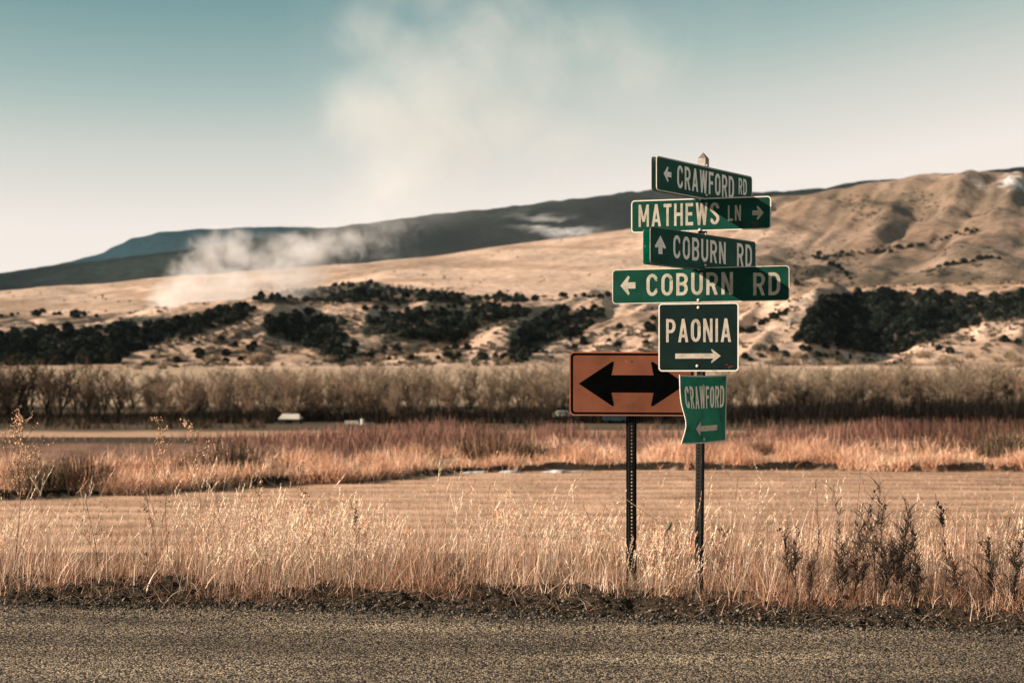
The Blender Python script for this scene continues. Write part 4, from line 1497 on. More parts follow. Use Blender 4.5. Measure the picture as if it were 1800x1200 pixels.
def signpost():
    base = (axis_x(0), POST_Y, land1(axis_x(0), POST_Y) - .05)
    root = empty('signpost', base)
    tag(root, 'perforated steel post stacked with six green direction signs, right of the orange arrow sign', 'signpost')
    # square perforated tube, a corner turned toward the road
    w2 = .0223
    top = 3.00
    mb = MB()
    for k, ang in enumerate((-33, 57, 147, 237)):
        a = R(ang)
        nn, uu = np.array([math.sin(a), -math.cos(a)]), np.array([math.cos(a), math.sin(a)])

        def m(s, z, h, nn=nn, uu=uu):
            c = nn * (w2 + h) + uu * s
            return (c[0] + axis_x(z + base[2]) - base[0], c[1], z)
        perforated(mb, w2 * 2, 0.0, top - base[2], m)
    mb.build('post', M['post_rust'], root)
    # pyramid cap
    mb = MB()
    zc = HY - 0
    zt = EYE + (HY - 268) / F * POST_Y
    z1, z0 = EYE + (HY - 279) / F * POST_Y, EYE + (HY - 300) / F * POST_Y
    a = R(-33)
    cw = .029
    cn = [(cw * (sx * math.cos(a) - sy * math.sin(a)), cw * (sx * math.sin(a) + sy * math.cos(a))) for sx, sy in ((-1, -1), (1, -1), (1, 1), (-1, 1))]
    ax = axis_x(z1)
    pt = lambda c, z: (c[0] + ax - base[0], c[1], z - base[2])
    for k in range(4):
        j = (k + 1) % 4
        mb.poly([pt(cn[k], z0), pt(cn[j], z0), pt(cn[j], z1), pt(cn[k], z1)])
        mb.poly([pt(cn[k], z1), pt(cn[j], z1), pt((0, 0), zt)])
    mb.poly([pt(c, z0) for c in cn[::-1]])
    mb.build('post_cap', M['galv'], root)

    def blade(theta, corners, mface, label, words, arrows, bolts, edge=.0075, rad=.026, tilt=0.0, off=.034, zc=None, stickers=(), warp=None, mtext='white', medge='white_edge', name='sign_panel', z_fix=None):
        (pl, pr, pyt, pyb, pref) = corners
        P = Plane(theta, zc, off, tilt=tilt)
        P.base = base
        if pref is None:
            pref = (pl + pr) / 2
        s0, s1 = P.hit(pl, 500)[0], P.hit(pr, 500)[0]
        z1, z0 = P.hit(pref, pyt)[1], P.hit(pref, pyb)[1]
        P.warp = warp(s0, s1, z0, z1) if warp else None
        panel = MB()
        th = .0028
        if P.warp:
            ns, nz = 14, 14
            g = lambda i, j, h: P.m(s0 + (s1 - s0) * i / ns, z0 + (z1 - z0) * j / nz, h)
            i0 = len(panel.v)
            for h in (0, -th):
                panel.v += [g(i, j, h) for j in range(nz + 1) for i in range(ns + 1)]
            K = (ns + 1) * (nz + 1)
            for j in range(nz):
                for i in range(ns):
                    q = j * (ns + 1) + i
                    panel.f.append((q, q + 1, q + ns + 2, q + ns + 1))
                    panel.f.append((K + q + ns + 1, K + q + ns + 2, K + q + 1, K + q))
        else:
            panel.prism(rrect(s0, s1, z0, z1, rad), P.m, -th, 0)
        po = panel.build(name, M[mface], root)
        tag(po, label)
        if edge:
            b = MB()
            if P.warp:
                outer, inner = [], []
                for k in range(12): outer.append((s0 + (s1 - s0) * k / 12, z0)); inner.append((s0 + edge + (s1 - s0 - 2 * edge) * k / 12, z0 + edge))
                for k in range(12): outer.append((s1, z0 + (z1 - z0) * k / 12)); inner.append((s1 - edge, z0 + edge + (z1 - z0 - 2 * edge) * k / 12))
                for k in range(12): outer.append((s1 - (s1 - s0) * k / 12, z1)); inner.append((s1 - edge - (s1 - s0 - 2 * edge) * k / 12, z1 - edge))
                for k in range(12): outer.append((s0, z1 - (z1 - z0) * k / 12)); inner.append((s0 + edge, z1 - edge - (z1 - z0 - 2 * edge) * k / 12))
                b.ring(outer, inner, P.m, -.0035, .0022)
            else:
                b.ring(rrect(s0 - .0006, s1 + .0006, z0 - .0006, z1 + .0006, rad), rrect(s0 + edge, s1 - edge, z0 + edge, z1 - edge, rad - edge), P.m, -.0032, .0007)
            b.build('border', M[medge], po)
        if words:
            for (txt, pa, pb, yt, yb) in words:
                t = MB()
                sa, sb = P.hit(pa, 500)[0], P.hit(pb, 500)[0]
                zt_, zb_ = P.hit(pa, yt)[1], P.hit(pa, yb)[1]
                set_text(t, txt, sa, sb, zb_, zt_ - zb_, P.m, .0016 if P.warp else 0.0)
                t.build('lettering', M[mtext], po)
        for (kind, pa, pb, yt, yb, shaft) in arrows:
            t = MB()
            sa, sb = P.hit(pa, 500)[0], P.hit(pb, 500)[0]
            pm = (pa + pb) / 2
            zt_, zb_ = P.hit(pm, yt)[1], P.hit(pm, yb)[1]
            zc_, hf = (zt_ + zb_) / 2, (zt_ - zb_) / 2
            if kind == 'up':
                L, hw = zt_ - zb_, (sb - sa) / 2
                sc = (sa + sb) / 2
                q = [(0, L), (-hw, L * .40), (-hw * .85, L * .31), (-hw * .36, L * .38), (-hw * .36, 0), (hw * .36, 0), (hw * .36, L * .38), (hw * .85, L * .31), (hw, L * .40)]
                t.prism([(sc + x, zb_ + y) for x, y in q], P.m, 0, .0006)
            elif kind in ('long_right', 'long_left'):
                L = sb - sa
                hd = .20 * L if kind == 'long_right' else .26 * L
                q = [(L, 0), (L - hd, hf), (L - hd * 1.05, hf * .8), (L - hd * .82, shaft * hf), (0, shaft * hf), (0, -shaft * hf), (L - hd * .82, -shaft * hf), (L - hd * 1.05, -hf * .8), (L - hd, -hf)]
                q = q if kind == 'long_right' else [(L - x, y) for x, y in q][::-1]
                if P.warp:    # cut across so that it follows the bent panel
                    n = 10
                    sx0, sx1 = (hd * .82, L) if kind == 'long_left' else (0, L - hd * .82)
                    t.strip([(sa + sx0 + (sx1 - sx0) * k / n, zc_ + shaft * hf) for k in range(n + 1)], [(sa + sx0 + (sx1 - sx0) * k / n, zc_ - shaft * hf) for k in range(n + 1)], P.m, .0016, .0026)
                    t.prism([(sa, zc_), (sa + hd * .9, zc_ - hf), (sa + hd * .9, zc_ + hf)], P.m, .0016, .0027)
                else:
                    t.prism([(sa + x, zc_ + y) for x, y in q][::-1], P.m, 0, .0006)
            else:
                t.prism(arrow_poly(sa, sb, zc_, hf, hf * shaft, kind == 'left'), P.m, 0, .0006)
            t.build('arrow', M['faded_arrow' if P.warp else mtext], po)
        for (bx, by) in bolts:
            s, z = P.hit(bx, by)
            t = MB()
            dome(t, P.m(s, z, .0008), P.n, .0105, .009)
            t.build('bolt', M['white_edge'], po, smooth=True)
        for (bx, by) in stickers:
            s, z = P.hit(bx, by)
            t = MB()
            rr = random.Random(int(bx * 7 + by))
            for k in range(7):
                a, b_ = s + rr.uniform(-.022, .022), z + rr.uniform(-.014, .014)
                q, e2 = rr.uniform(.004, .011), rr.uniform(.0015, .004)
                t.prism([(a - q, b_ - e2), (a + q, b_ - e2 * .4), (a + q * .8, b_ + e2), (a - q * .7, b_ + e2 * .6)], P.m, 0, .0004 + .0001 * k)
            t.build('ink_mark', M['red_ink'], po)
        return po

    A, B = R(52), R(-13)
    zt = lambda row: EYE + (HY - row) / F * POST_Y
    # top blade and its twin on the far side of the post
    blade(A, (1154, 1322, 273.5, 334.5, 1154), 'green_flat', 'topmost dark green blade reading CRAWFORD RD with a left arrow',
          [('CRAWFORD', 1190.5, 1290, 289.5, 330.5), ('RD', 1298.5, 1312.5, 312.5, 341)], [('left', 1166.5, 1180, 292.5, 320, .34)], [(1242, 291), (1241, 343)], zc=zt(310), tilt=-.004, mtext='white_bead')
    blade(A, (1145, 1311, 274.5, 335, 1145), 'alu', 'bare grey twin of the topmost blade on the far side of the post', [], [], [], edge=0, zc=zt(310), off=-.040, tilt=-.004)
    # second blade
    blade(B, (1109.5, 1355.5, 348.5, 406, 1232), 'green', 'second blade from the top, reading MATHEWS LN with a right arrow',
          [('MATHEWS', 1122.5, 1264, 360.0, 399.0), ('LN', 1279.5, 1302.5, 361, 388.5)], [('right', 1322.5, 1342.5, 361.5, 386.5, .34)], [(1230.5, 350.5), (1230, 404)], zc=zt(377), tilt=.008, stickers=[(1328, 393.5)])
    # third blade and its twin, whose colour is brightened as if sunlit
    blade(A, (1143, 1328, 397.5, 464, 1143), 'green_flat', 'third blade from the top, reading COBURN RD with an up arrow',
          [('COBURN', 1183.5, 1275.5, 412.5, 453.5), ('RD', 1295.5, 1321.5, 427, 467.5)], [('up', 1151, 1170.5, 414, 446.5, .36)], [(1240, 412), (1239, 466)], edge=.004, zc=zt(440), tilt=-.004, medge='galv', mtext='white_bead')
    blade(A, (1130.5, 1316, 402, 464, 1130.5), 'green_back_sunlit', 'green twin of the third blade, coloured bright as if sunlit, on the far side of the post', [], [], [(1133, 433)], edge=.004, zc=zt(440), off=-.040, tilt=-.004, medge='galv')
    # fourth, longest blade
    blade(B, (1076.5, 1387.5, 470.5, 531, 1232), 'green', 'longest green blade, reading COBURN RD with a left arrow',
          [('COBURN', 1136.5, 1288.5, 481.5, 520.5), ('RD', 1324, 1371.5, 479.5, 519.5)], [('left', 1090.5, 1117, 484.5, 519.0, .32)], [(1228.5, 473), (1227.5, 527.5)], edge=.004, zc=zt(500), tilt=.010)
    # destination panels
    blade(B, (1157.5, 1298.5, 532.5, 652.5, 1228), 'green_dark', 'square dark green panel reading PAONIA above a long right arrow',
          [('PAONIA', 1171, 1285, 560.5, 601.5)], [('long_right', 1187, 1267, 613, 638, .36)], [(1227.5, 540.5), (1225.5, 643)], zc=zt(590), tilt=.002, edge=.0085, stickers=[(1282, 643.5)])

    def warp(s0, s1, z0, z1):
        def f(s, z, h):
            a, b = (s - s0) / (s1 - s0), (z - z0) / (z1 - z0)
            h += .006 + .03 * (1 - a) ** 2 * math.exp(-((b - .28) / .26) ** 2) + .004 * math.sin(5 * a + 3 * b)
            s += (s1 - s0) * .050 * (1 - a) ** 1.5 * math.exp(-((b - .28) / .22) ** 2)
            z -= .006 * math.sin(math.pi * a)
            return s, z, h
        return f
    blade(R(48), (1193, 1275, 658.5, 777.5, 1232), 'green_old', 'lowest panel, faded bent green sheet reading CRAWFORD with a peeling left arrow',
          [('CRAWFORD', 1201.5, 1270.5, 677.5, 717.5)], [('long_left', 1215, 1259.0, 739, 763, .40)], [(1235, 676.5), (1234, 770)], zc=zt(717), edge=.009, warp=warp, mtext='white_worn')


signpost()


def arrow_sign():
    Y = 10.66
    x0 = (1111 - CX) / F * Y
    g = land1(x0, Y) - .05
    root = empty('arrow_sign', (x0, Y, g))
    tag(root, 'faded orange rectangular sign with a black two-headed arrow on a perforated post', 'road sign')
    P = Plane(R(-1.0), 0, .045, y=Y, x=x0, tilt=-.004)
    P.base = (x0, Y, g)
    s0, s1 = P.hit(1001, 600)[0], P.hit(1221, 600)[0]
    z1, z0 = P.hit(1111, 618.5)[1], P.hit(1111, 730.5)[1]
    mb = MB()
    mb.prism(rrect(s0, s1, z0, z1, .034), P.m, -.003, 0)
    po = mb.build('sign_panel', M['orange'], root)
    e = .010
    mb = MB()
    mb.ring(rrect(s0 - .0005, s1 + .0005, z0 - .0005, z1 + .0005, .034), rrect(s0 + e * .8, s1 - e * .8, z0 + e * .8, z1 - e * .8, .030), P.m, -.0034, .0005)
    mb.build('rim', M['orange_edge'], po)
    mb = MB()
    k1, k2 = e, e + .015
    mb.ring(rrect(s0 + k1, s1 - k1, z0 + k1, z1 - k1, .028), rrect(s0 + k2, s1 - k2, z0 + k2, z1 - k2, .018), P.m, 0, .0007)
    mb.build('border', M['black'], po)
    # two-headed arrow with rounded barbs
    c, zc = 0.0, (z0 + z1) / 2
    k = Y / F
    half = [(94, 0), (36.5, 38.2), (35.0, 39.0), (33.2, 38.4), (32.6, 36.6), (36.8, 15.2)]
    up = [(x * k, y * k) for x, y in half]
    right = up + [(x, -y) for x, y in up[:0:-1]]
    left = [(-x, y) for x, y in right]
    outline = [(x, y) for x, y in up] + [(-x, y) for x, y in up[::-1]] + [(-x, -y) for x, y in up[1:]] + [(x, -y) for x, y in up[:0:-1]]
    mb = MB()
    mb.prism([(c + x, zc + y) for x, y in outline], P.m, 0, .0008)
    mb.build('arrow', M['black'], po)
    for (bx, by) in ((1110.5, 635.5), (1110.5, 711)):
        mb = MB()
        s, z = P.hit(bx, by)
        mb.prism([(s + .0095 * math.cos(2 * math.pi * j / 12), z + .0095 * math.sin(2 * math.pi * j / 12)) for j in range(12)], P.m, 0, .0008)
        mb.build('bolt_mark', M['hole'], po)
    for (ax, ay, bx, by, wd) in ((1092, 657, 1112, 646.5, .0012), (1098, 632.5, 1103, 636, .003), (1073, 630, 1074.5, 632, .002), (1036, 627.5, 1038, 628.5, .002), (1142.5, 618.9, 1144, 619.6, .003)):
        mb = MB()
        a, b = np.array(P.hit(ax, ay)), np.array(P.hit(bx, by))
        d = (b - a) / np.linalg.norm(b - a)
        nn = np.array([-d[1], d[0]]) * wd / 2
        mb.prism([tuple(a - nn), tuple(b - nn), tuple(b + nn), tuple(a + nn)], P.m, 0, .0006)
        mb.build('scratch', M['scratch'], po)
    # flanged channel post: web with a line of holes, two folded flanges
    mb = MB()
    hgt = z0 + .40 - g
    web = .040
    perforated(mb, web, 0, hgt, lambda s, z, h: (s - .003, h, z), hole=.0062)
    for sg in (-1, 1):
        e0, e1, e2 = web / 2, web / 2 + .006, .0375
        for (xa, ya, xb, yb) in ((e0, 0, e1, .022), (e1, .022, e2, .022)):
            q = [(sg * xa - .003, ya, 0), (sg * xb - .003, yb, 0), (sg * xb - .003, yb, hgt), (sg * xa - .003, ya, hgt)]
            mb.poly(q if sg > 0 else q[::-1])
            mb.poly([(x, y + .0032, z) for x, y, z in (q[::-1] if sg > 0 else q)])
    mb.build('post', M['post_paint'], root)


arrow_sign()


# ------------------------------------------------------------------ single weeds in front of and among the grass
def weed(px, py, Y, top, lean, label, seed, branches=7, buds=40, colr=(.20, .12, .075), budc=(.45, .28, .17), spread=.30, r0=.0032, leaves=0, bud=.006, first=.35, group=None, curl=0.0):
    side = 0.45 if group == 'dark leafy weeds at the right' else 1.0
    rng = np.random.default_rng(seed)
    x = (px - CX) / F * Y
    g = land1(x, Y)
    root = empty('dry_weed', (x, Y, g))
    H = EYE + (HY - top) / F * Y - g
    segs, tips = [], []

    def stem(p, d, L, r, lvl, n):
        for k in range(n):
            d = d + rng.normal(0, .06 + .05 * lvl, 3) + np.array([curl * .04, 0, .03])
            d /= np.linalg.norm(d)
            q = p + d * L / n
            segs.append((p, q, r, r * .9))
            fr = (k + 1) / n
            if lvl == 0 and fr > first:
                for j in range(max(1, int(branches / n / (1 - first) + rng.random()))):
                    a = rng.uniform(0, 2 * math.pi)
                    nd = d * .9 + np.array([math.cos(a), math.sin(a) * .6, 0]) * rng.uniform(.4, .9) * side
                    stem(q, nd / np.linalg.norm(nd), H * spread * rng.uniform(.5, 1.1) * (1.25 - fr * .7), r * .6, 1, 5)
            elif lvl == 1 and k > 0 and rng.random() < .75:
                a = rng.uniform(0, 2 * math.pi)
                nd = d * .8 + np.array([math.cos(a), math.sin(a) * .6, .1]) * rng.uniform(.4, .9) * side
                stem(q, nd / np.linalg.norm(nd), L * rng.uniform(.25, .5), r * .7, 2, 3)
            if lvl > 0:
                tips.append((q, d.copy()))
            p, r = q, max(r * .92, .0009)
        tips.append((p, d.copy()))
    d0 = np.array([lean, 0, 1.0])
    stem(np.zeros(3), d0 / np.linalg.norm(d0), H, r0, 0, 11)
    V, Fq, m = tubes(segs, 4)
    c = np.repeat(np.asarray(colr)[None] * rng.uniform(.6, 1.3, (len(segs), 1)), m, 0)
    np_obj('stem', V, [Fq], M['weed'], root, cols=c)
    if buds and tips:
        idx = rng.integers(0, len(tips), buds)
        P = np.array([tips[i][0] for i in idx]) + rng.normal(0, .006, (buds, 3))
        oct_ = np.array([(1, 0, 0), (0, 1, 0), (-1, 0, 0), (0, -1, 0), (0, 0, 1.4), (0, 0, -1.4)], float)
        V = P[:, None] + oct_[None] * (rng.uniform(.5, 1.2, (buds, 1, 1)) * bud) * rng.uniform(.7, 1.3, (buds, 6, 1))
        f = np.array([(0, 1, 4), (1, 2, 4), (2, 3, 4), (3, 0, 4), (1, 0, 5), (2, 1, 5), (3, 2, 5), (0, 3, 5)])
        Fs = ((np.arange(buds) * 6)[:, None, None] + f[None]).reshape(-1, 3)
        sh = np_obj('seed_heads', V.reshape(-1, 3), [Fs], M['weed'], root, cols=np.repeat(np.asarray(budc)[None] * rng.uniform(.5, 1.4, (buds, 1)), 6, 0))
        sh['kind'] = 'stuff'
    if leaves:
        leaves = int(leaves * (1.7 if side < 1 else 1))
        order = np.argsort([sg[0][2] for sg in segs])
        i = order[(len(segs) * rng.beta(1.1, 2.2, leaves)).astype(int)]
        P = np.array([segs[k][0] for k in i])
        V, Fq, _, k = blades(P, rng.uniform(.07, .26, leaves), rng.uniform(.004, .009, leaves), rng.uniform(-math.pi, math.pi, leaves), rng.uniform(.3, 1.0, leaves), rng.uniform(.6, 2.2, leaves), 6, .1, rng.uniform(-1, 1, leaves))
        np_obj('leaves', V, [Fq], M['grass'], root, cols=np.repeat(np.asarray(colr)[None] * np.where(rng.random((leaves, 1)) < .3, rng.uniform(2.0, 5.0, (leaves, 1)), rng.uniform(.5, 1.6, (leaves, 1))), k, 0))
    tag(root, label, 'weed', group or 'dry weeds along the road edge')


BR, DK = (.20, .115, .07), (.030, .022, .016)
weed(20, 1030, 10.6, 758, .16, 'tallest branching dry weed at the far left with a crown of tiny buds leaning right', 1, 30, 700, (.26, .16, .10), (.60, .38, .24), .27, .006, first=.5, bud=.0055)
weed(2, 1030, 10.5, 775, .0, 'branching dry weed cut by the left edge of the picture', 2, 8, 90, BR, (.5, .3, .18), .26)
weed(180, 1035, 10.4, 860, -.22, 'dark forked dry weed leaning left, beside the tallest branching weed', 3, 5, 26, (.10, .06, .04), (.25, .15, .09), .30, .0032)
weed(298, 1020, 10.7, 742, -.03, 'tall straight dry weed with a sparse budded top crossing the far bank', 4, 9, 110, BR, (.55, .34, .2), .20, .0035, first=.5)
weed(283, 1035, 10.2, 870, -.12, 'short twiggy dark weed at the foot of the tall straight weed', 5, 9, 60, (.13, .08, .05), (.3, .18, .11), .30)
weed(245, 1020, 10.8, 755, -.03, 'thin dry weed left of the tall straight one, top lost against the dark trees', 6, 6, 80, (.26, .15, .09), (.55, .34, .2), .16, first=.6)
weed(352, 1015, 10.6, 760, .05, 'dry weed with pale plumes to the right of the tall straight one', 7, 9, 110, (.26, .15, .09), (.62, .40, .25), .22, first=.55)
weed(398, 1020, 10.9, 800, .02, 'thin brown dry weed with side twigs before the pale bank grass', 8, 6, 40, (.16, .1, .06), (.4, .25, .15), .18)
weed(462, 1015, 10.7, 840, .0, 'slender dry weed where the field edge bends, twiggy at the top', 9, 7, 60, (.2, .12, .07), (.5, .3, .18), .22, first=.5)
weed(552, 1015, 10.6, 832, .02, 'upright brown weed with red budded head near the start of the snow strip', 10, 8, 70, (.2, .11, .065), (.42, .22, .13), .20, first=.5)
weed(625, 1020, 10.4, 905, .05, 'small bushy dark-budded weed left of the tall paired seed heads', 11, 9, 70, (.15, .09, .055), (.13, .07, .045), .28)
weed(256, 1052, 9.9, 960, .0, 'small dark bare twig plant growing at the very road edge', 12, 5, 8, (.05, .035, .025), (.1, .07, .05), .40, .003, first=.15)
weed(790, 1042, 10.0, 985, .2, 'low dark tuft of stalks sprawling onto the road edge left of the orange sign', 13, 6, 0, (.06, .042, .03), BR, .5, .003, leaves=16, first=.1)
DG = 'dark leafy weeds at the right'
weed(1385, 1062, 9.62, 940, -.10, 'dark leafy weed stem next to the green signpost, leaning left', 21, 4, 16, DK, DK, .25, .004, leaves=46, group=DG)
weed(1402, 1062, 9.58, 935, .02, 'dark leafy upright weed, right of the leaning one beside the signpost', 22, 3, 20, DK, DK, .2, .004, leaves=44, group=DG)
weed(1442, 1060, 9.8, 852, -.02, 'single straight dark stalk rising high above the grass right of the signpost', 23, 2, 0, (.10, .065, .045), DK, .12, .0032, leaves=14, first=.3, group=DG)
weed(1493, 1062, 9.9, 796, .005, 'tallest thin dark stalk, bare like a rod, crossing the mown field', 24, 0, 0, (.11, .07, .05), DK, .1, .0026, first=.95, group=DG)
weed(1470, 1064, 9.7, 862, -.02, 'dark weed with hooked dry leaves between the two straight stalks', 25, 4, 0, (.10, .065, .045), DK, .16, .003, leaves=26, group=DG)
weed(1515, 1068, 9.47, 890, .03, 'dense dark leafy weed at the heart of the dark clump', 26, 7, 20, DK, DK, .30, .004, leaves=90, first=.1, group=DG)
weed(1538, 1068, 9.5, 845, .0, 'dark weed with several stalks meeting in a point above the dark clump', 27, 6, 10, (.075, .05, .035), DK, .25, .0035, leaves=50, first=.2, group=DG)
weed(1560, 1070, 9.45, 880, .02, 'dark weed with a looped curling stem tip right of the pointed one', 28, 6, 10, (.06, .042, .03), DK, .25, .0035, leaves=70, first=.15, group=DG)
weed(1592, 1072, 9.42, 890, -.12, 'dark weed leaning left with long drooping leaves right of the dark clump', 29, 4, 8, DK, DK, .28, .004, leaves=60, first=.2, group=DG)
weed(1618, 1072, 9.5, 905, -.16, 'dark slanting stalk ending in a bent tip, before the pale seed heads', 30, 3, 6, (.06, .042, .03), DK, .2, .0035, leaves=36, group=DG)
weed(1655, 1072, 9.6, 895, .26, 'dark stalk leaning right with a hanging dry pod at its top', 31, 2, 26, DK, (.02, .015, .012), .10, .0035, leaves=22, bud=.009, first=.8, group=DG)
weed(1742, 1078, 9.30, 955, .0, 'dark bushy weed at the far right, second from the picture edge', 32, 8, 40, DK, DK, .28, .004, leaves=80, first=.1, group=DG)
weed(1782, 1080, 9.25, 940, .0, 'dark bushy weed at the right edge of the picture', 33, 8, 40, DK, DK, .28, .004, leaves=90, first=.1, group=DG)
weed(1480, 1066, 9.52, 965, .06, 'low dark leafy weed on the left flank of the dark clump', 41, 6, 14, DK, DK, .34, .0035, leaves=120, first=.1, group=DG)
weed(1502, 1066, 9.56, 940, -.05, 'brown leafy weed rising behind the left flank of the dark clump', 42, 6, 10, (.09, .055, .038), DK, .30, .0035, leaves=110, first=.1, group=DG)
weed(1550, 1069, 9.43, 955, .1, 'low dark weed filling the middle of the dark clump', 43, 7, 14, DK, DK, .36, .0035, leaves=140, first=.1, group=DG)
weed(1575, 1069, 9.5, 935, .0, 'brown bushy weed behind the looped stem', 44, 7, 14, (.085, .052, .036), DK, .30, .0035, leaves=120, first=.1, group=DG)
weed(1605, 1071, 9.38, 985, .12, 'lowest dark weed sprawling at the right end of the dark clump', 45, 7, 10, DK, DK, .4, .0035, leaves=130, first=.1, group=DG)
weed(1420, 1063, 9.55, 985, .1, 'low brown leafy weed between the two dark stems beside the signpost', 46, 6, 10, (.075, .046, .032), DK, .36, .0032, leaves=90, first=.1, group=DG)
weed(1690, 1076, 9.36, 975, -.05, 'low brown leafy weed under the hanging pod', 47, 6, 10, (.085, .052, .036), DK, .34, .0032, leaves=90, first=.1, group=DG)
weed(1268, 1055, 9.95, 935, .02, 'reddish brown budded weed standing right against the green signpost', 34, 8, 60, (.13, .075, .05), (.16, .09, .06), .24, .003, leaves=10, group='dry weeds along the road edge')
weed(1200, 1050, 9.9, 915, -.12, 'thin brown weed leaning on the left side of the green signpost', 35, 3, 12, (.16, .1, .06), (.3, .18, .11), .2, .0024, first=.4)


def teasel():
    Y = 10.05
    X = lambda px: (px - CX) / F * Y
    Z = lambda py: EYE + (HY - py) / F * Y
    bx = X(1166)
    g = land1(bx, Y)
    root = empty('teasel', (bx, Y, g))
    tag(root, 'dry teasel with one egg-shaped brown head between the two sign posts', 'teasel')
    pts = [(1166, None), (1166, 985), (1167, 960), (1169, 940), (1171, 931)]
    P = [np.array([X(a) - bx, 0, (Z(b) - g) if b else -.02]) for a, b in pts]
    segs = [(P[i], P[i + 1], .0032, .003) for i in range(len(P) - 1)]
    # the broken stem hooked through the post
    Q = [np.array([X(a) - bx, y, Z(b) - g]) for a, b, y in ((1112, 889, .5), (1122, 895, .35), (1135, 903, .2), (1150, 912, .1), (1163, 921, .03), (1172, 926, .0), (1182, 933, .0), (1190, 948, 0), (1195, 975, .0), (1196, 1000, .02))]
    segs += [(Q[i], Q[i + 1], .0028, .0026) for i in range(len(Q) - 1)]
    for i in (2, 3, 4):
        segs.append((Q[i], Q[i] + np.array([.02, 0, -.012]), .002, .001))
    V, Fq, m = tubes(segs, 6)
    np_obj('stem', V, [Fq], M['weed'], root, cols=np.tile(np.array([[.13, .085, .055]]), (len(V), 1)))
    # spiny head
    a, b = np.array([X(1170) - bx, 0, Z(932) - g]), np.array([X(1180.5) - bx, 0, Z(917) - g])
    ax = (b - a) / np.linalg.norm(b - a)
    L = float(np.linalg.norm(b - a))
    u = np.cross(ax, [0, 1, 0])
    v = np.cross(ax, u)
    mb = MB()
    N, K = 14, 9
    prof = [(k / (K - 1), .0185 * math.sin(math.pi * min(1, (k / (K - 1)) * .92 + .06)) ** .75) for k in range(K)]
    for t, r in prof:
        for j in range(N):
            an = 2 * math.pi * j / N
            mb.v.append(tuple(a + ax * L * t + (u * math.cos(an) + v * math.sin(an)) * r))
    for k in range(K - 1):
        for j in range(N):
            mb.f.append((k * N + j, k * N + (j + 1) % N, (k + 1) * N + (j + 1) % N, (k + 1) * N + j))
    mb.f.append(tuple(range(N))[::-1])
    mb.f.append(tuple(range((K - 1) * N, K * N)))
    for k in range(1, K - 1):
        t, r = prof[k]
        for j in range(N):
            an = 2 * math.pi * (j + .5 * (k % 2)) / N
            o = u * math.cos(an) + v * math.sin(an)
            c = a + ax * L * t + o * r
            s = np.cross(o, ax) * .0009
            mb.poly([c - s, c + s, c + o * .005 + ax * .004])
    mb.build('seed_head', M['teasel'], root, smooth=False)
    segs = []
    for j in range(5):
        an = 2 * math.pi * j / 5 + .3
        o = u * math.cos(an) + v * math.sin(an)
        segs.append((a, a + o * .022 + ax * .012, .0014, .001))
        segs.append((a + o * .022 + ax * .012, a + o * .024 + ax * .04, .001, .0006))
    V, Fq, m = tubes(segs, 4)
    np_obj('bract', V, [Fq], M['weed'], root, cols=np.tile(np.array([[.42, .29, .19]]), (len(V), 1)))


teasel()


# ------------------------------------------------------------------ small things at the foot of the trees
def shed():
    Y = 272.0
    k = Y / F
    x = (511 - CX) * k
    g = land1(x, Y)
    root = empty('shed', (x, Y, g))
    tag(root, 'low dark shed with a bright white roof under the bare trees', 'shed')
    W, D = 40 * k / 2, 1.9
    h = EYE + (HY - 736) * k - g
    mb = MB()
    mb.box(-W * .92, W * .92, -D, D, -.2, h)
    mb.build('wall', M['wall_dark'], root)
    mb = MB()
    e = 9.0 * k
    sec = [(-D - .35, h + .02), (D + .35, h + .02), (D + .35, h + .14), (0.1, h + e), (-D - .35, h + .16)]
    n = 10
    L = W * .96
    for i in range(n):
        pass
    mb.prism([(a, b) for a, b in sec], lambda a, b, q: (q + (.5 * (b - h) * (1 if q < 0 else -1)), a, b), -L, L)
    mb.build('roof', M['roof_white'], root)
    mb = MB()
    mb.box(-.55, .55, -D - .04, -D - .005, -.1, h * .86)
    mb.build('door', M['post_paint'], root)


def gate():
    Y = 240.0
    k = Y / F
    x = (618 - CX) * k
    g = land1(x, Y)
    root = empty('farm_gate', (x, Y, g))
    tag(root, 'weathered white slatted farm gate beside a pale post at the thicket edge', 'gate')
    zt = EYE + (HY - 739) * k - g
    for i in range(5):
        mb = MB()
        z = zt - .12 - i * .30
        mb.box(-.95, .95, -.03, .03, z - .085, z + .085)
        mb.build('slat', M['white_paint'], root)
    mb = MB()
    for xx in (-1.0, 1.0):
        mb.box(xx - .06, xx + .06, -.06, .06, -.3, zt)
    mb.build('gate_frame', M['white_paint'], root)
    x2 = (637 - CX) * k
    g2 = land1(x2, Y)
    r2 = empty('marker_post', (x2, Y, g2))
    tag(r2, 'thick white marker post with a dark cap, right of the farm gate', 'post')
    t2 = EYE + (HY - 744) * k - g2
    mb = MB()
    mb.prism([(.33 * math.cos(2 * math.pi * j / 12), .33 * math.sin(2 * math.pi * j / 12)) for j in range(12)], lambda a, b, q: (a * (1.05 - .06 * q), b * (1.05 - .06 * q), q), -.3, max(t2, 1.0))
    mb.build('post', M['white_paint'], r2)
    mb = MB()
    dome(mb, (0, 0, max(t2, 1.0) + .005), (0, 0, 1), .28, .55)
    mb.build('cap', M['post_paint'], r2)


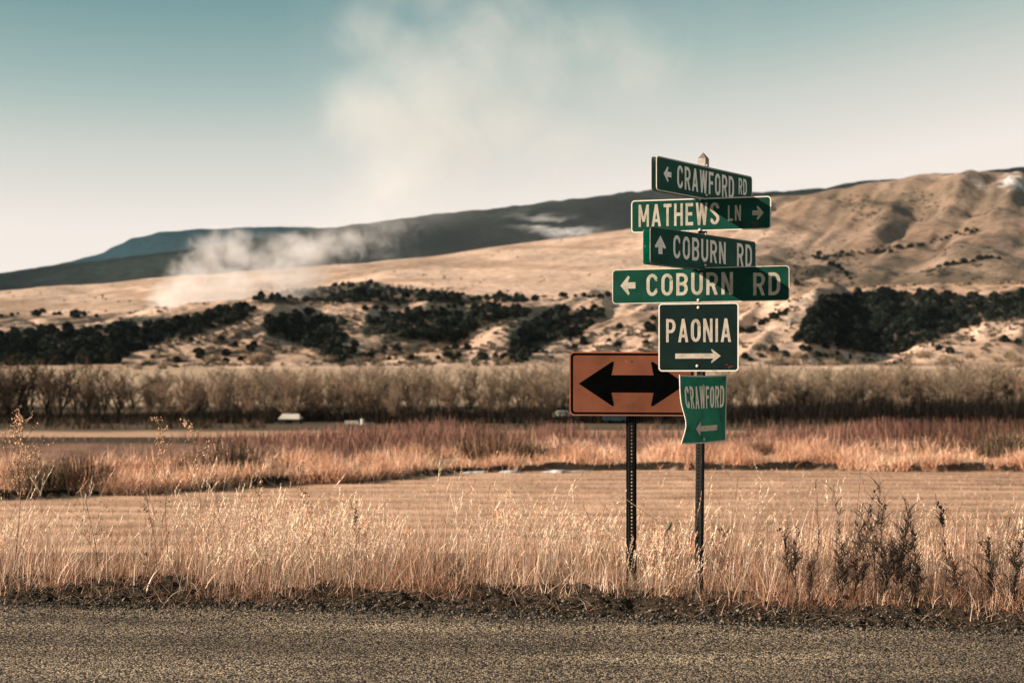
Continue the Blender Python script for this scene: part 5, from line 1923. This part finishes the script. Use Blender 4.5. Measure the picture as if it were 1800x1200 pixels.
def trailer():
    Y = 262.0
    k = Y / F
    x = (1083 - CX) * k
    g = land1(x, Y)
    root = empty('stock_trailer', (x, Y, g))
    tag(root, 'dark teal box trailer half hidden behind the orange sign post', 'trailer')
    W = 46 * k / 2
    zt = EYE + (HY - 716) * k - g
    mb = MB()
    mb.prism(rrect(-W, W, .55, max(zt, 2.2), .18), lambda a, b, q: (a, q, b), -1.1, 1.1)
    mb.build('body', M['teal_paint'], root)
    for sx in (-.5, .5):
        mb = MB()
        mb.prism([(sx * W + .38 * math.cos(2 * math.pi * j / 16), .38 + .38 * math.sin(2 * math.pi * j / 16)) for j in range(16)], lambda a, b, q: (a, q, b), -1.16, -.9)
        mb.build('wheel', M['black'], root)
    mb = MB()
    mb.box(-.75 * W, -.35 * W, -1.125, -1.103, 1.25, 1.7)
    mb.box(.1 * W, .5 * W, -1.125, -1.103, 1.25, 1.7)
    mb.build('window', M['glass'], root)


def pale_car():
    Y = 275.0
    k = Y / F
    x = (990 - CX) * k
    g = land1(x, Y)
    root = empty('parked_car', (x, Y, g))
    tag(root, 'pale parked car peeping out left of the orange sign under the trees', 'car')
    prof = [(-2.1, .35), (2.1, .35), (2.15, .8), (1.35, .95), (.75, 1.45), (-1.1, 1.48), (-1.75, 1.0), (-2.15, .9)]
    up = max(0.0, EYE + (HY - 722) * k - g - 1.45)
    mb = MB()
    mb.prism(prof, lambda a, b, q: (a, q * (1 - .12 * max(0, b - .9)), b + up), -.85, .85)
    mb.build('body', M['white_paint'], root)
    mb = MB()
    mb.prism([(-1.45, 1.0), (.95, 1.0), (.62, 1.36), (-1.0, 1.38)], lambda a, b, q: (a, -q * (1 - .12 * max(0, b - .9)), b + up), .852, .868)
    mb.build('window', M['glass'], root)
    for sx in (-1.35, 1.3):
        mb = MB()
        mb.prism([(sx + .33 * math.cos(2 * math.pi * j / 16), .33 + .33 * math.sin(2 * math.pi * j / 16)) for j in range(16)], lambda a, b, q: (a, q, b + up), -.89, -.66)
        mb.build('wheel', M['black'], root)
    if up > .05:
        for sx in (-1.35, 1.3):
            pass
    root.location[2] = g


def farm_house():
    g = to_ground(1487, 630, 480)
    x, Y, z = g
    k = Y / F
    root = empty('hut', (x, Y, z))
    root.scale = (.5, .5, .62)
    tag(root, 'tiny hut painted white in place of a sun glint below the dark juniper wood at right', 'hut')
    mb = MB()
    mb.box(-2.6, 2.6, -2.2, 2.2, -1, 2.4)
    mb.build('wall', M['white_paint'], root)
    mb = MB()
    mb.prism([(-2.6, 2.42), (2.6, 2.42), (0, 4.0)], lambda a, b, q: (q, a, b), -2.9, 2.9)
    mb.build('roof', M['white_paint'], root)  # white paint stands in for a sun glint on the roof


shed()
gate()
trailer()
pale_car()
farm_house()


# ------------------------------------------------------------------ smoke and haze
def volume_mat(name, dens, color, aniso, build=None):
    m = bpy.data.materials.new(name)
    m.use_nodes = True
    t = m.node_tree
    t.nodes.clear()
    out = t.nodes.new('ShaderNodeOutputMaterial')
    pv = t.nodes.new('ShaderNodeVolumePrincipled')
    pv.inputs['Color'].default_value = (*color, 1)
    pv.inputs['Density'].default_value = dens
    pv.inputs['Anisotropy'].default_value = aniso
    t.links.new(pv.outputs[0], out.inputs['Volume'])
    if build:
        t.links.new(build(t), pv.inputs['Density'])
    return m


def mathn(t, op, a, b=None, c=None):
    n = t.nodes.new('ShaderNodeMath')
    n.operation = op
    for i, v in enumerate((a, b, c)):
        if v is None:
            continue
        if isinstance(v, (int, float)):
            n.inputs[i].default_value = v
        else:
            t.links.new(v, n.inputs[i])
    return n.outputs[0]


def smoke_density(puffs, k, scale, lo, hi, soft=1.0, warp=0.0):
    """sum of soft ellipsoids (x,y,z,rx,ry,rz,weight) broken up by turbulence"""
    def fn(t):
        tc = t.nodes.new('ShaderNodeTexCoord')
        vec = tc.outputs['Object']
        nz = t.nodes.new('ShaderNodeTexNoise')
        nz.inputs['Scale'].default_value = scale
        nz.inputs['Detail'].default_value = 6
        nz.inputs['Roughness'].default_value = .66
        nz.inputs['Distortion'].default_value = 0.9
        t.links.new(vec, nz.inputs['Vector'])
        tot = None
        for (x, y, z, rx, ry, rz, wgt) in puffs:
            mp = t.nodes.new('ShaderNodeMapping')
            mp.vector_type = 'TEXTURE'
            mp.inputs[1].default_value = (x, y, z)
            mp.inputs[3].default_value = (rx, ry, rz)
            t.links.new(vec, mp.inputs[0])
            ln = t.nodes.new('ShaderNodeVectorMath')
            ln.operation = 'LENGTH'
            t.links.new(mp.outputs[0], ln.inputs[0])
            v = mathn(t, 'MULTIPLY', mathn(t, 'MAXIMUM', mathn(t, 'SUBTRACT', 1.0, ln.outputs['Value']), 0.0), wgt)
            tot = v if tot is None else mathn(t, 'MAXIMUM', tot, v)
        n2 = t.nodes.new('ShaderNodeTexNoise')
        n2.inputs['Scale'].default_value = scale * .34
        n2.inputs['Detail'].default_value = 2
        t.links.new(vec, n2.inputs['Vector'])
        nn = mathn(t, 'ADD', mathn(t, 'MULTIPLY', mathn(t, 'SUBTRACT', nz.outputs[0], .5), warp), mathn(t, 'MULTIPLY', mathn(t, 'SUBTRACT', n2.outputs[0], .5), warp))
        q = mathn(t, 'ADD', mathn(t, 'MULTIPLY', tot, soft), nn)
        q = mathn(t, 'MULTIPLY', q, mathn(t, 'MINIMUM', mathn(t, 'MULTIPLY', tot, 4.0), 1.0))
        mr = t.nodes.new('ShaderNodeMapRange')
        mr.interpolation_type = 'SMOOTHSTEP'
        mr.inputs[1].default_value, mr.inputs[2].default_value = lo, hi
        mr.inputs[3].default_value, mr.inputs[4].default_value = 0, k
        t.links.new(q, mr.inputs[0])
        return mr.outputs[0]
    return fn


SMOKE_Y = 1500.0


def sp(px, py, r, ry, w=1.0, Y=SMOKE_Y, rz=None):
    k = Y / F
    return ((px - CX) * k, Y, EYE + (HY - py) * k, r * k, ry, (rz or r) * k, w)


def volume_box(name, x0, x1, y0, y1, z0, z1, m):
    mb = MB()
    mb.box(x0, x1, y0, y1, z0, z1)
    return mb.build(name, m)


def smoke():
    k = SMOKE_Y / F
    low = [sp(300, 535, 50, 40, 1.1), sp(345, 520, 65, 40, 1.3, rz=46), sp(420, 500, 90, 50, 1, rz=46), sp(480, 470, 80, 50, 1.1, rz=46), sp(370, 440, 58, 40, .8, rz=52), sp(375, 415, 34, 30, .7),
           sp(450, 455, 60, 40, 1, rz=34), sp(540, 440, 75, 50, 1.1, rz=44), sp(570, 418, 60, 40, .9, rz=36), sp(630, 420, 80, 50, .55, rz=40), sp(690, 400, 80, 50, .4, rz=40), sp(480, 530, 95, 40, 1.1, rz=34), sp(400, 533, 90, 40, 1.3, rz=34), sp(330, 500, 60, 40, .8, rz=40), sp(520, 490, 100, 50, .8, rz=40), sp(590, 470, 90, 50, .55, rz=40), sp(290, 545, 40, 30, .8, rz=16), sp(420, 440, 80, 40, .7, rz=50), sp(500, 445, 90, 45, .8, rz=46), sp(340, 480, 60, 40, .9, rz=50), sp(600, 440, 90, 45, .6, rz=46), sp(660, 430, 110, 45, .4, rz=60)]
    o = volume_box('smoke', (225 - CX) * k, (800 - CX) * k, SMOKE_Y - 60, SMOKE_Y + 60, EYE + (HY - 575) * k, EYE + (HY - 345) * k,
                   volume_mat('white_smoke', .05, (.97, .96, .95), 0.0, smoke_density(low, .030, .060, -.02, 1.7, 1.2, 3.2)))
    tag(o, 'billowing white smoke rising from a grass fire on the bench at left', 'smoke', kind='stuff')
    Y2 = 1750.0
    k2 = Y2 / F
    up = [sp(590, 400, 90, 60, .6, Y2, 70), sp(650, 380, 120, 70, .65, Y2, 80), sp(720, 330, 170, 90, .75, Y2, 130), sp(760, 240, 190, 90, .85, Y2, 150), sp(790, 140, 210, 90, .9, Y2, 150), sp(840, 60, 190, 90, .85, Y2, 130), sp(790, -40, 230, 90, .8, Y2, 120),
          sp(720, 90, 130, 80, .7, Y2, 100), sp(950, 270, 190, 80, .4, Y2, 120), sp(1080, 90, 230, 80, .42, Y2, 150), sp(920, 100, 150, 80, .75, Y2, 130), sp(680, 200, 150, 80, .7, Y2, 150), sp(660, 60, 110, 80, .6, Y2, 90), sp(860, 200, 170, 80, .65, Y2, 140)]
    o = volume_box('smoke', (520 - CX) * k2, (1330 - CX) * k2, Y2 - 95, Y2 + 95, EYE + (HY - 470) * k2, EYE + (HY + 180) * k2,
                   volume_mat('thin_smoke', .01, (.97, .96, .95), 0.0, smoke_density(up, .0095, .015, -.10, 1.5, 1.0, 1.5)))
    tag(o, 'tall faint plume of drifting smoke spreading across the sky', 'smoke', kind='stuff')


smoke()


def haze():
    o = volume_box('haze', -9000, 9000, -30, 13000, -40, 1900, volume_mat('thin_haze', 0.8e-5, (.66, .86, .94), 0.0))
    tag(o, 'thin pale haze filling the valley air', 'haze', kind='stuff')


haze()
